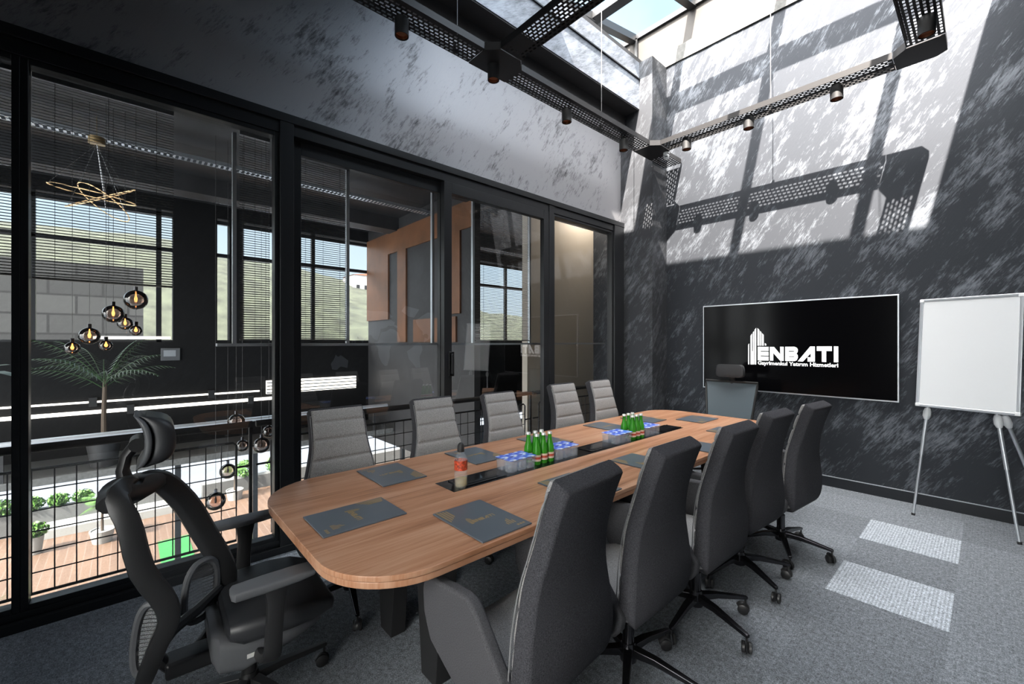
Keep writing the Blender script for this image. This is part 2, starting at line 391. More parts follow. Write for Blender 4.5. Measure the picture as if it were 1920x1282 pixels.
# ceiling: slab in front of the roof light, beams, bulkhead
b = MB(); b.box(XW-.16, RX+.15, YB-.15, 2.2, ZC, ZC+.25); b.box(.25, RX+.15, 2.2, YT+.16, ZC, ZC+.25); b.box(XW-.16, -3.11, 2.2, YT+.16, ZC, ZC+.05)
b.box(XW-.16, RX+.15, 2.0, 2.2, ZC+.25, 6.45)  # unseen roof block, added to cut the sun to its edge on the back wall
st(b.build('ceiling', M['dark_ceiling']))
st(MB().box(XW, -3.11, YB, YT-.37, 4.60, ZC).build('trim_1', [M['fascia']]))
st(MB().box(-3.11, -3.095, YB, YT-.37, 4.985, 5.0).build('trim_2', M['frame']))
st(MB().box(XW, -3.33, YB, 5.07, 4.43, 4.60).build('trim_3', M['dark_ceiling']))
st(MB().box(XW, -3.118, YB, 5.06, 4.585, 4.601).build('trim_4', M['dark_ceiling']))
st(MB().box(XW, RX, YT-.02, YT+.16, ZC, ZC+.20).build('trim_5', M['concrete']))
st(MB().box(XW-.3, RX, YT+.10, YT+.24, ZC+.20, 5.92).build('wall_upstand', M['curb']))
# roof light: sloping glazing bars, a cross bar and a pane of glass
def zr(y): return 5.95-.19*(5.6-y)
k = st(MB().box(XW-.3, RX, 5.50, 5.60, 5.90, 5.97).build('window_7', M['frame']))
for x in (-3.48, -2.60, -1.43, -.26, .9):
    MB().add([(x+dx, y, zr(y)+dz) for y in (2.2, 5.6) for dx in (-.05, .05) for dz in (-.05, .05)],
             [(0, 1, 3, 2), (4, 6, 7, 5), (0, 4, 5, 1), (2, 3, 7, 6), (0, 2, 6, 4), (1, 5, 7, 3)]).build('glazing_bar', M['frame'], k)
MB().box(-3.5, RX, 4.48, 4.62, zr(4.55)-.05, zr(4.55)+.05).build('glazing_bar', M['frame'], k)
MB().quad((-3.5, 2.2, zr(2.2)+.055), (RX, 2.2, zr(2.2)+.055), (RX, 5.6, zr(5.6)+.055), (-3.5, 5.6, zr(5.6)+.055)).build('pane', M['skyglass'], k)
MB().box(-3.45, -3.41, 5.50, 5.54, ZC+.2, 5.92).build('corner_post', M['frame'], k)
# skirting
st(MB().box(-2.92, RX, YT-.014, YT, 0, .10).build('baseboard_back', M['skirting']))
st(MB().box(-2.92, RX, YT-.016, YT, .10, .106).build('trim_6', M['alu']))

# ------------------------------------------------------------------ glazed partition on the left
def glazed(name, y0, y1, stile=.05, top=.05, bot=.05, x0=-3.45, x1=-3.37, z0=.09, z1=2.99, handle=None):
    f = MB(); f.box(x0, x1, y0, y0+stile, z0, z1); f.box(x0, x1, y1-stile, y1, z0, z1)
    f.box(x0, x1, y0+stile, y1-stile, z1-top, z1); f.box(x0, x1, y0+stile, y1-stile, z0, z0+bot)
    o = st(f.build(name, M['frame'], bevel=.003))
    xm = (x0+x1)/2
    MB().quad((xm, y0+stile, z0+bot), (xm, y1-stile, z0+bot), (xm, y1-stile, z1-top), (xm, y0+stile, z1-top)).build('pane', M['glass'], o)
    if handle:
        h = MB(); h.box(x1, x1+.035, handle-.012, handle+.012, 1.2, 1.39); h.box(x1, x1+.012, handle-.03, handle+.03, 1.18, 1.41)
        h.build('door_handle', M['black'], o, bevel=.004)
    return o
f = MB(); f.box(-3.46, -3.34, YB, 5.07, 3.07, 3.13); f.box(-3.56, -3.36, YB, 5.07, 2.99, 3.07); f.box(-3.47, -3.34, YB, 5.07, 0, .05); f.box(-3.46, -3.37, YB, 5.07, .05, .09)
f.box(-3.46, -3.345, 4.85, 5.07, .05, 3.07); f.box(-3.46, -3.345, .80, .89, .05, 3.07); f.box(-3.46, -3.35, 3.58, 3.66, .05, 3.07)
st(f.build('trim_7', M['frame'], bevel=.003))
glazed('window_1', YB, -.42, .03, .03, .03)
glazed('window_2', -.42, .80, .03, .03, .03)
glazed('door_1', .89, 2.235, .07, .10, .09, -3.47, -3.42)
glazed('door_2', 2.17, 3.58, .085, .10, .09, -3.415, -3.355, handle=2.245)
glazed('window_3', 3.66, 4.85, .03, .03, .03)

# venetian blinds behind the glass
def blind(y0, y1, z0, z1, label, x=-3.53):
    o = empty('venetian_blind', label, 'blind', (x, (y0+y1)/2, z0), 0, None)
    h = (y1-y0)/2
    s = MB(); z = 0; n = int((z1-z0)/.0165)
    for i in range(n):
        z = .02+i*.0165
        s.add([(-.006, -h, z+.0045), (.006, -h, z-.003), (.006, h, z-.003), (-.006, h, z+.0045)], [(0, 1, 2, 3)])
    s.build('slats', M['slat'], o)
    MB().box(-.01, .01, -h, h, z1-z0, z1-z0+.025).build('head_rail', M['alu'], o)
    MB().box(-.007, .007, -h, h, 0, .012).build('bottom_rail', M['slat'], o)
    for yy in (-h*.72, 0, h*.72):
        MB().box(-.0008, .0008, yy-.001, yy+.001, .01, z1-z0).build('cord', M['matblack'], o)
blind(-2.1, -.445, 1.86, 2.965, 'half-lowered dark venetian blind behind the leftmost pane of the glass wall')
blind(-.395, .22, 1.85, 2.965, 'half-lowered venetian blind right of the thin mullion, ring pendant seen through it')
blind(.585, .775, 1.51, 2.965, 'narrow venetian blind just left of the first thick black post')
blind(.97, 1.335, 1.51, 2.965, 'venetian blind in the left part of the first sliding door')
blind(2.66, 3.43, 1.51, 2.965, 'venetian blind behind the second sliding door, near the whiteboard reflection')
b = MB()
for y in (.555, 1.35, 2.16, 2.64, 3.45): b.box(-3.56, -3.53, y-.012, y+.012, 1.48, 2.97)
b.box(-3.57, -3.50, .45, 4.85, 1.47, 1.49)
st(b.build('trim_8', M['alu']))
b = MB(); b.box(-3.57, -3.50, .45, 4.85, 1.30, 1.47)

# railing outside the glass
def railing(y0, y1, name_lbl):
    o = empty('mesh_railing', name_lbl, 'railing', (-3.60, (y0+y1)/2, -.02), 0, None)
    h = (y1-y0)/2
    MB().tube([(0, -h, .92), (0, h, .92)], .024, 10).build('handrail', M['matblack'], o, smooth=True)
    MB().box(-.012, .012, h-.022, h-.002, 0.02, .90).build('post', M['matblack'], o)
    fr = MB(); w = h-.10; zt = .80; zb = .10
    fr.tube([(0, -w, zb), (0, -w, zt-.02), (0, -w+.02, zt), (0, w-.02, zt), (0, w, zt-.02), (0, w, zb)], .009, 6, closed=True)
    for s in (-1, 1):
        for z in (.25, .62): fr.tube([(0, s*w, z), (0, s*h, z)], .008, 6)
    fr.build('panel_frame', M['matblack'], o)
    g = MB(); n = max(2, round(2*w/.09))
    for i in range(1, n): y = -w+2*w*i/n; g.box(-.003, .003, y-.003, y+.003, zb, zt)
    for i in range(1, 6): z = zb+(zt-zb)*i/6; g.box(-.003, .003, -w, w, z-.003, z+.003)
    g.build('wire_grid', M['matblack'], o)
railing(-2.2, .676, 'black wire mesh railing seen through the glass behind the near black mesh chair')
railing(.70, 3.53, 'black wire mesh railing behind the left row of grey chairs')
railing(3.56, 5.0, 'short black railing panel behind the farthest two chairs by the wall')

# ------------------------------------------------------------------ perforated cable trays with spotlights
ZT = 3.85
def tray(axis, lo, hi, cpos, label, w=.22, h=.055):
    """bottom sheet with staggered slots, plain upturned sides"""
    L = hi-lo; mid = (lo+hi)/2
    loc = (cpos, mid, ZT) if axis == 'y' else (mid, cpos, ZT)
    o = empty('perforated_tray', label, 'cable tray', loc, 0 if axis == 'y' else R(-90))
    g = MB(); t = .0015
    rows = 7; rh = w/rows; nc = max(1, round(L/.044)); pc = L/nc
    for r in range(rows):
        x0 = -w/2+r*rh; x1 = x0+rh; off = 0 if r % 2 else pc/2
        xa, xb = x0+rh*.27, x1-rh*.27
        edges = [-L/2]
        y = -L/2+off
        segs = []
        while y < L/2-1e-6:
            y1 = min(y+pc, L/2); segs.append((y, y1)); y += pc
        if off: segs.insert(0, (-L/2, -L/2+off))
        for (ya, yb) in segs:
            if yb-ya < pc*.95: g.add([(x0, ya, 0), (x1, ya, 0), (x1, yb, 0), (x0, yb, 0)], [(0, 1, 2, 3)]); continue
            ia, ib = ya+pc*.19, yb-pc*.19
            g.add([(x0, ya, 0), (x1, ya, 0), (x1, yb, 0), (x0, yb, 0), (xa, ia, 0), (xb, ia, 0), (xb, ib, 0), (xa, ib, 0)],
                  [(0, 1, 5, 4), (1, 2, 6, 5), (2, 3, 7, 6), (3, 0, 4, 7)])
    g.build('slotted_base', M['tray'], o)
    for s in (-1, 1):
        k = MB(); k.box(s*w/2-.001, s*w/2+.001, -L/2, L/2, 0, h); k.box(min(s*w/2, s*(w/2-.012)), max(s*w/2, s*(w/2-.012)), -L/2, L/2, h-.002, h)
        k.build('side_flange', M['tray'], o)
    return o
TX, TY, HY, EX = -2.81, 4.83, 2.33, -.33
tray('y', -1.9, HY-.205, TX, 'perforated black cable tray along the glass wall, near the top left edge of the photo')
tray('y', HY+.205, TY-.205, TX, 'long perforated black tray over the left chairs between the two junction plates')
tray('y', TY+.19, YT-.03, TX, 'short perforated tray stub reaching the corner by the camera dome')
tray('x', TX+.205, EX-.205, TY, 'perforated tray running along the sunlit wall above the television')
tray('x', TX+.205, EX-.13, HY, 'perforated tray crossing the room under the skylight at top centre')
tray('y', -.6, TY-.205, EX, 'wide perforated tray at the top right edge of the photo')
def plate(name, x, y, poly, label):
    o = MB(); n = len(poly)
    o.prism(poly, 'z', -.006, 0)
    for i in range(n):
        a, b = poly[i], poly[(i+1) % n]
        if math.hypot(a[0]-b[0], a[1]-b[1]) > .21 and math.hypot(a[0]-b[0], a[1]-b[1]) < .225: continue
        o.add([(a[0], a[1], 0), (b[0], b[1], 0), (b[0], b[1], .055), (a[0], a[1], .055)], [(0, 1, 2, 3)])
    ob = o.build(name, M['tray']); ob.location = (x, y, ZT); tag(ob, label, 'tray junction'); return ob
h = .11; q = .20
plate('tray_junction', TX, TY, [(-h, -q), (h, -q), (q, -h), (q, h), (h, q*.9), (-h, q*.9)], 'hexagonal black tray junction plate in the far corner beside the pier')
plate('tray_junction', TX, HY, [(-h, -q), (h, -q), (q, -h), (q, h), (h, q), (-h, q)], 'black tray junction plate at top centre where the crossing tray starts')
plate('tray_elbow', EX, TY, [(-q, -h), (-h, -q), (h, -q), (h, h*.55), (h*.45, h), (-q, h)], 'black elbow plate joining two trays at top right above the whiteboard')
def spot_proto():
    o = empty('spotlight', '', 'spotlight', (0, 0, ZT-.002))
    k = MB(); k.lathe([(.002, 0), (.050, 0), (.050, -.125), (.045, -.125), (.043, -.09), (.001, -.085)], 24); k.build('housing', M['matblack'], o, smooth=True)
    k = MB(); k.lathe([(.0425, -.12), (.040, -.098), (.016, -.090), (.001, -.090)], 20, caps=False); k.build('reflector', M['copper'], o, smooth=True)
    return o
sp = spot_proto()
spots = [(TX-.04, 1.48, 'black cylinder spotlight nearest the top left, on the tray above the glass wall'),
         (TX, HY-.02, 'black cylinder spotlight directly under the top centre tray junction'),
         (TX-.04, 3.30, 'black cylinder spotlight halfway between the two tray junctions'),
         (TX-.02, 4.28, 'black cylinder spotlight just before the far corner junction'),
         (-2.33, 4.80, 'sunlit cylinder spotlight first from the corner along the television wall tray'),
         (-1.67, 4.81, 'sunlit cylinder spotlight in the middle of the television wall tray'),
         (-.93, 4.83, 'sunlit cylinder spotlight nearest the elbow on the television wall tray'),
         (EX+.03, 4.30, 'large looking cylinder spotlight at the top right edge behind the elbow')]
for i, (x, y, lb) in enumerate(spots):
    s = sp if i == 0 else dup(sp); s.location = (x, y, ZT-.003); s['label'] = lb; s['group'] = 'spotlights under the perforated trays'
# suspension wires
for (x, y, lb) in ((TX-.09, 3.95, 'thin steel suspension wire of the long tray, dropping left of the pier'),
                   (TX-.09, 2.0, 'thin steel suspension wire at top centre, left of the junction plate'),
                   (-1.5, TY+.09, 'thin steel suspension wire above the television wall tray'),
                   (EX+.1, 3.6, 'thin steel suspension wire of the right hand tray')):
    z1 = 5.2 if x > -3 and y < 2.2 else zr(y)-.06
    o = MB().tube([(x, y, ZT+.04), (x, y, z1)], .004, 6).build('suspension_wire', M['wire']); tag(o, lb, 'wire')
    o2 = MB().box(x-.012, x+.012, y-.02, y+.02, ZT+.03, ZT+.085).build('wire_clamp', M['tray'], None); o2.parent = o
# dome camera
o = empty('security_camera', 'small white dome security camera under the corner tray junction', 'security camera', (-2.66, 4.95, ZT-.01))
MB().lathe([(.001, 0), (.035, 0), (.038, -.02), (.03, -.03)], 16).build('mount', M['whiteplastic'], o, smooth=True)
MB().lathe([(.028, -.03), (.034, -.05), (.03, -.075), (.015, -.09), (.001, -.093)], 16).build('dome', M['whiteplastic'], o, smooth=True)
MB().lathe([(.016, -.05), (.016, -.056), (.001, -.056)], 12).build('lens', M['black'], o).location = (.012, -.025, -.01)

# ------------------------------------------------------------------ television
tv = empty('television', 'large black wall mounted television showing a white company logo', 'television', (-1.48, YT, .93))
HW, TH = .92, 1.02
MB().box(-HW, HW, -.06, -.02, 0, TH).build('casing', M['alu'], tv, bevel=.004)
MB().box(-HW+.012, HW-.012, -.062, -.058, .014, TH-.012).build('screen', M['screen'], tv)
MB().box(-.35, .35, -.02, -.001, .25, .75).build('wall_bracket', M['matblack'], tv)
LG = {'bars':[[[0.006,-0.001],[0.006,0.228],[0.017,0.244],[0.017,-0.001]],[[0.031,0.0],[0.031,0.331],[0.048,0.359],[0.048,0.15],[0.051,0.15],[0.057,0.158],[0.057,0.373],[0.068,0.385],[0.068,0.001]],[[0.074,0.001],[0.074,0.401],[0.092,0.422],[0.092,0.002]],[[0.105,0.218],[0.105,0.421],[0.125,0.397],[0.125,0.218]],[[0.131,0.218],[0.131,0.388],[0.145,0.372],[0.145,0.218]],[[0.152,0.218],[0.152,0.362],[0.17,0.34],[0.17,0.218]],[[0.181,0.221],[0.181,0.248],[0.196,0.237],[0.196,0.221]]],
 'E':[[[0.108,0.05],[0.108,0.205],[0.22,0.205],[0.22,0.158],[0.138,0.158],[0.138,0.148],[0.22,0.148],[0.22,0.106],[0.138,0.106],[0.138,0.096],[0.22,0.096],[0.22,0.05]]],
 'N':[[[0.233,0.05],[0.233,0.205],[0.275,0.205],[0.335,0.125],[0.335,0.207],[0.369,0.207],[0.369,0.052],[0.335,0.052],[0.267,0.137],[0.267,0.051]]],
 'B':[[[0.383,0.052],[0.383,0.163],[0.468,0.163],[0.468,0.154],[0.4185,0.154],[0.4185,0.106],[0.468,0.106],[0.468,0.098],[0.383,0.0979],[0.383,0.052]]],
 'A':[[[0.501,0.051],[0.615,0.213],[0.657,0.213],[0.657,0.052],[0.591,0.052],[0.591,0.098],[0.619,0.098],[0.619,0.139],[0.55,0.051]]],
 'T':[[[0.673,0.167],[0.673,0.214],[0.803,0.216],[0.803,0.167],[0.755,0.167],[0.755,0.053],[0.717,0.053],[0.717,0.167]]],
 'I':[[[0.819,0.053],[0.819,0.216],[0.856,0.216],[0.856,0.053]]]}
LG['B'] = [[[.383,.052],[.383,.208],[.4185,.208],[.4185,.052]], [[.4185,.163],[.4185,.208],[.472,.209],[.495,.197],[.504,.174],[.5,.150],[.49,.133],[.4185,.133],[.4185,.154],[.468,.154],[.468,.163]],
           [[.4185,.106],[.4185,.133],[.49,.133],[.501,.121],[.504,.092],[.492,.062],[.472,.053],[.4185,.052],[.4185,.098],[.468,.098],[.468,.106]]]
def tri_poly(mb, pts3):
    from mathutils.geometry import tessellate_polygon
    tris = tessellate_polygon([[Vector(p) for p in pts3]]); mb.add(pts3, [tuple(t) for t in tris])
b = MB()
for polys in LG.values():
    for p in polys: tri_poly(b, [(x-.398, -.0635, z+.31) for x, z in p])
b.build('logo', M['logo'], tv)
def text_mesh(s, w, hgt, name, mat, parent, loc, rot, bold=.02):
    cu = bpy.data.curves.new(name, 'FONT'); cu.body = s; cu.size = 1; cu.offset = bold; cu.resolution_u = 2
    ob = bpy.data.objects.new('t', cu); C.objects.link(ob); bpy.context.view_layer.update()
    me = bpy.data.meshes.new_from_object(ob.evaluated_get(bpy.context.evaluated_depsgraph_get()))
    bpy.data.objects.remove(ob)
    xs = [v.co.x for v in me.vertices]; ys = [v.co.y for v in me.vertices]
    sx_, sy_ = w/(max(xs)-min(xs)), hgt/(max(ys)-min(ys))
    x0, y0 = min(xs), min(ys)
    for v in me.vertices: v.co = ((v.co.x-x0)*sx_, (v.co.y-y0)*sy_, 0)
    me.materials.clear(); me.materials.append(mat)
    o = bpy.data.objects.new(name, me); C.objects.link(o); o.parent = parent; o.location = loc; o.rotation_euler = rot; return o
text_mesh('Gayrimenkul Yat\u0131r\u0131m Hizmetleri', .748, .056, 'caption', M['logo'], tv, (.108-.398, -.0635, .298), (R(90), 0, 0), .03)

# ------------------------------------------------------------------ whiteboard easel
wb = empty('whiteboard_easel', 'white flip board on a grey metal tripod by the wall', 'whiteboard', (-.13, 5.02, 0), R(-14))
def tilt(p):  # board leans back by 6 degrees about its lower edge
    x, y, z = p; a = R(6); return (x, y+math.sin(a)*z+math.cos(a)*0, .945+z*math.cos(a)-y*math.sin(a))
BW, BH = .30, .93
def tb(x0, x1, y0, y1, z0, z1):
    m = MB().box(x0, x1, y0, y1, z0, z1); m.v = [tilt(p) for p in m.v]; return m
tb(-BW+.015, BW-.015, -.012, .002, .015, BH-.015).build('writing_surface', M['white'], wb)
for s in (-1, 1): tb(min(s*BW, s*(BW-.022)), max(s*BW, s*(BW-.022)), -.018, .006, .02, BH-.02).build('frame_side', M['alu'], wb, bevel=.004)
tb(-BW+.02, BW-.02, -.018, .006, 0, .022).build('frame_bottom', M['alu'], wb, bevel=.004)
tb(-BW+.02, BW-.02, -.018, .006, BH-.022, BH).build('frame_top', M['alu'], wb, bevel=.004)
for s in (-1, 1):
    for z in (0, BH-.03): tb(min(s*(BW+.002), s*(BW-.03)), max(s*(BW+.002), s*(BW-.03)), -.021, .008, z, z+.03).build('corner_cap', M['whiteplastic'], wb, bevel=.006)
for (top, foot) in (((-.235, .045, .96), (-.31, -.03, 0)), ((.165, .045, .96), (.30, -.03, 0)), ((.19, .075, .96), (.40, .36, 0))):
    t, f_ = Vector(top), Vector(foot); m1 = t.lerp(f_, .45)
    lg = MB().tube([m1, f_], .010, 10).tube([t, m1], .013, 10).build('leg', M['alu'], wb, smooth=True)
    MB().tube([t.lerp(f_, .03), t.lerp(f_, .06), t.lerp(f_, .10), t.lerp(f_, .13)], [.018, .027, .027, .016], 12).build('clamp', M['whiteplastic'], lg, smooth=True)
    MB().tube([f_+Vector((0, 0, .0)), f_+(t-f_)*.02], .013, 10).build('rubber_foot', M['matblack'], lg)

# ------------------------------------------------------------------ table
def rrect(x0, x1, y0, y1, r, n=12):
    out = []
    for cx, cy, a0 in ((x1-r, y0+r, -90), (x1-r, y1-r, 0), (x0+r, y1-r, 90), (x0+r, y0+r, 180)):
        for i in range(n+1): a = R(a0+90*i/n); out.append((cx+r*math.cos(a), cy+r*math.sin(a)))
    return out
tb_ = empty('conference_table', 'long walnut conference table with rounded corners and black legs', 'table', (-1.87, 2.48, 0))
MB().prism(rrect(-.63, .63, -2.0, 2.0, .30), 'z', .730, .75).build('tabletop', M['wood'], tb_, bevel=.003)
MB().prism(rrect(-.626, .626, -1.996, 1.996, .298), 'z', .705, .728).build('tabletop_underlayer', M['wood'], tb_, bevel=.003)
MB().box(-.088, .088, -1.27, 1.13, .7495, .7515).build('cable_inlay', M['inlay'], tb_)
for y in (-1.05, 0.02, .98):
    fl = MB().box(-.065, .065, -.15, .15, .7515, .755).build('socket_flap', M['inlay'], tb_, bevel=.001); fl.location = (0, y, 0)
    fr = MB(); fr.box(-.067, -.060, -.153, .153, .7514, .756); fr.box(.060, .067, -.153, .153, .7514, .756); fr.box(-.067, .067, -.153, -.147, .7514, .756)
    fr.box(.02, .045, -.12, .12, .755, .7565)
    fr.build('flap_trim', M['chrome'], fl)
for y in (-1.45, .16, 1.45):
    for s in (-1, 1):
        MB().prism([(s*.08, .705), (s*.34, .705), (s*.27, 0), (s*.15, 0)], 'y', y-.04, y+.04).build('leg', M['matblack'], tb_, bevel=.004)
MB().box(-.10, .10, -1.5, 1.5, .60, .70).build('under_beam', M['matblack'], tb_)

# folders
def folder_proto():
    o = empty('folder', '', 'folder', (0, 0, 0))
    MB().box(-.128, .128, -.175, .175, 0, .006).build('cover', M['folder'], o, bevel=.001)
    z = .0066; b = MB(); sc = .13/.85
    for polys in LG.values():
        for p in polys: tri_poly(b, [((q[0]-.43)*sc, (q[1]-.16)*sc, z) for q in p])
    b.build('gold_logo', M['gold'], o)
    b = MB()
    for i in range(4):
        x = -.118+i*.013; b.add([(x, .17-.004*i, z), (x+.008, .168-.004*i, z), (x+.008, .055+.012*i, z), (x, .045+.012*i, z)], [(0, 1, 2, 3)])
    b.build('gold_stripes', M['gold'], o); b = MB()
    for i, hh in enumerate((.025, .045, .055, .032)):
        x = .045+i*.012; b.add([(x, -.125, z), (x+.007, -.125, z), (x+.007, -.125+hh, z), (x, -.133+hh, z)], [(0, 1, 2, 3)])
    for i in range(3): b.add([(.07+i*.015, -.155, z), (.081+i*.015, -.155, z), (.081+i*.015, -.143, z), (.07+i*.015, -.143, z)], [(0, 1, 2, 3)])
    b.build('gold_skyline_mark', M['gold'], o)
    return o
fp = folder_proto()
flds = [((-1.82, .728), 0, 'slate grey folder at the near end of the table, before the black mesh chair', 1),
        ((-2.26, 1.108), R(-90), 'slate folder in front of the nearest chair of the left row', 1),
        ((-1.43, 1.108), R(90), 'slate folder in front of the nearest right chair, its gold logo readable', 1),
        ((-2.26, 1.705), R(-90), 'slate folder behind the juice bottle, before the second left chair', 1),
        ((-1.42, 1.74), R(90), 'folder half hidden behind the nearest right chair back', 1),
        ((-2.25, 2.35), R(-90), 'folder behind the first cluster of green bottles', 1),
        ((-1.42, 2.384), R(90), 'folder before the middle chair of the right row', 1),
        ((-2.25, 3.155), R(-90), 'folder left of the second cluster of green bottles', 1),
        ((-1.41, 3.05), R(90), 'folder before the fourth chair of the right row, partly hidden by chair back', 1),
        ((-2.24, 3.72), R(-90), 'folder behind the second bottle cluster, before the farthest left chair', 1),
        ((-1.41, 3.74), R(90), 'folder at the far right corner of the table', 1),
        ((-1.885, 4.10), R(180), 'folder at the far end of the table, before the mesh chair by the television', 1)]
for i, ((x, y), rz, lb, s) in enumerate(flds):
    o = fp if i == 0 else dup(fp)
    o.location = (x, y, .7512); o.rotation_euler = (0, 0, rz); o['label'] = lb; o['group'] = 'slate folders on the table'

# bottles and cups
def bottle_proto():
    o = empty('glass_bottle', '', 'bottle')
    MB().lathe([(.002, 0), (.024, 0), (.0265, .006), (.0265, .075), (.025, .095), (.016, .125), (.0125, .145), (.012, .168), (.0135, .172), (.0135, .176)], 20).build('glass_body', M['bottle_green'], o, smooth=True)
    MB().lathe([(.0148, .170), (.0148, .178), (.013, .184), (.001, .185)], 20).build('cap', M['cap'], o, smooth=True)
    lb = MB().lathe([(.0269, .022), (.0269, .060)], 20, caps=False).build('paper_label', M['paper'], o, smooth=True)
    MB().lathe([(.0271, .034), (.0271, .048)], 20, caps=False).build('label_print', M['red'], lb, smooth=True)
    return o
bp_ = bottle_proto(); first = True
names = ('left', 'middle', 'right')
for ci, (ys, cl) in enumerate((((1.865, 1.925, 1.982), 'near'), ((2.888, 2.947, 3.005), 'far'))):
    for xi, x in enumerate((-1.925, -1.852) if ci == 0 else (-1.905, -1.83)):
        for yi, y in enumerate(ys):
            o = bp_ if first else dup(bp_); first = False
            o.location = (x, y, .7518); o.rotation_euler = (0, 0, random.uniform(-.5, .5)+R(150))
            o['group'] = 'green mineral water bottles in the %s cluster' % cl
            o['label'] = 'green glass bottle of the %s cluster, %s one of its %s row' % (cl, names[yi], ('back', 'front')[xi])
def cup_proto():
    o = empty('water_cup', '', 'cup')
    r = .031; b = MB()
    def sq(r, z, rr=.008): return [(x, y, z) for x, y in rrect(-r, r, -r, r, rr, 3)]
    b.rings([sq(.026, 0), sq(.027, .004), sq(r-.001, .062), sq(r, .070), sq(r-.0015, .070), sq(.0275, .060), sq(.0255, .005), sq(.024, .003)], caps=True)
    b.build('cup_body', M['cup'], o, smooth=True)
    w = MB(); w.rings([sq(.0245, .004), sq(.028, .052)]); w.build('water', M['water'], o)
    l = MB(); l.rings([sq(.0345, .0702, .01), sq(.0345, .0712, .01)]); l.build('foil_lid', M['lid'], o)
    return o
cp = cup_proto(); first = True
packs = [((-1.915, -1.842), (1.645, 1.717, 1.789), 'first pack of sealed water cups right of the juice bottle'),
         ((-1.915, -1.842), (2.045, 2.117, 2.189), 'second pack of water cups, right behind the near green bottles'),
         ((-1.905, -1.832), (2.665, 2.737, 2.809), 'third pack of water cups, before the far green bottles'),
         ((-1.90, -1.827), (3.070, 3.142, 3.214), 'farthest pack of water cups, behind the far green bottles')]
for (xs, ys, lb), pl in zip(packs, ('pack by the juice bottle', 'pack behind the near bottles', 'pack before the far bottles', 'farthest cup pack')):
    for xi, x in enumerate(xs):
        for yi, y in enumerate(ys):
            o = cp if first else dup(cp); first = False
            o.location = (x, y, .7518)
            o['group'] = lb.replace('sealed ', '')
            o['label'] = 'blue lidded cup in the %s, %s of its %s row' % (pl, ('nearest', 'middle', 'farthest')[yi], ('left', 'right')[xi])
jb = empty('juice_bottle', 'clear plastic drink bottle with black cap and orange label on the black inlay', 'bottle', (-1.83, 1.285, .7518))
MB().lathe([(.002, 0), (.031, 0), (.034, .008), (.034, .05), (.0325, .055), (.034, .06), (.034, .13), (.031, .152), (.020, .170), (.015, .182), (.015, .19)], 24).build('bottle_body', M['cup'], jb, smooth=True)
MB().lathe([(.002, .004), (.028, .004), (.030, .010), (.030, .042), (.002, .042)], 24).build('drink', M['juice'], jb, smooth=True)
MB().lathe([(.0345, .088), (.0345, .138)], 24, caps=False).build('sleeve_label', M['sleeve'], jb, smooth=True)
MB().lathe([(.0175, .180), (.018, .186), (.018, .205), (.014, .219), (.006, .226), (.001, .227)], 20).build('cap', M['matblack'], jb, smooth=True)

# ------------------------------------------------------------------ conference chairs
def rect_ring(hw, t, r, n=3, t0=0):
    """rounded rectangle across (a) and through (b, 0 = back face .. t = front face)"""
    return rrect(-hw, hw, t0, t, min(r, (t-t0)*.48), n)
def loft_back(rows, r=.02, wrap=.042, ns=3, t0=0):
    """rows: (x, z, hw, t) along the back; returns rings, offset normal to the path"""
    out = []; k = len(rows)
    for i, (x, z, hw, t) in enumerate(rows):
        a, b_ = rows[max(i-1, 0)], rows[min(i+1, k-1)]
        dx, dz = b_[0]-a[0], b_[1]-a[1]; L = math.hypot(dx, dz); nx, nz = dz/L, -dx/L
        ring = []
        for (s, q) in rect_ring(hw, t, r, ns, t0):
            off = q+wrap*(abs(s)/.22)**2.2
            ring.append((x+nx*off, s, z+nz*off))
        out.append(ring)
    return out
def star_base(o, Rr, mat, zh=.11, n=5, rot=0, caster_mat=None):
    MB().lathe([(.001, zh-.03), (.036, zh-.03), (.040, zh), (.030, zh+.05), (.026, .16), (.026, .26), (.016, .26), (.016, .37), (.03, .38), (.001, .385)], 16).build('gas_column', mat, o, smooth=True)
    for i in range(n):
        a = rot+2*math.pi*i/n; d = Vector((math.cos(a), math.sin(a), 0)); s = Vector((-d.y, d.x, 0))
        leg = MB(); rg = []
        for t, w, h_, z in ((.03, .020, .018, zh+.015), (.12, .017, .014, zh+.012), (Rr-.01, .011, .009, zh-.018), (Rr+.005, .009, .007, zh-.02)):
            c = d*t+Vector((0, 0, z)); rg.append([c+s*w+Vector((0, 0, h_)), c-s*w+Vector((0, 0, h_)), c-s*w-Vector((0, 0, h_)), c+s*w-Vector((0, 0, h_))])
        leg.rings(rg); leg.build('leg', mat, o, bevel=.003)
        c = d*(Rr-.005)
        k = MB(); k.tube([c+Vector((0, 0, .085)), c+Vector((0, 0, .045))], .006, 8)
        a2 = a+random.uniform(-1.2, 1.2); e = Vector((math.cos(a2), math.sin(a2), 0)); f = Vector((-e.y, e.x, 0)); cc = c-e*.012+Vector((0, 0, .0275))
        for s2 in (-1, 1): k.tube([cc+f*s2*.006, cc+f*s2*.010, cc+f*s2*.020, cc+f*s2*.023], [.0235, .027, .027, .022], 16)
        hood = []
        for u in range(7):
            b2 = R(-15+35*u); hood.append(cc+e*math.cos(b2)*.0285+Vector((0, 0, math.sin(b2)*.0285)))
        k.tube(hood[:6], .010, 6, flat=(1.6, .5))
        k.build('caster', caster_mat or M['plastic'], o, smooth=True)
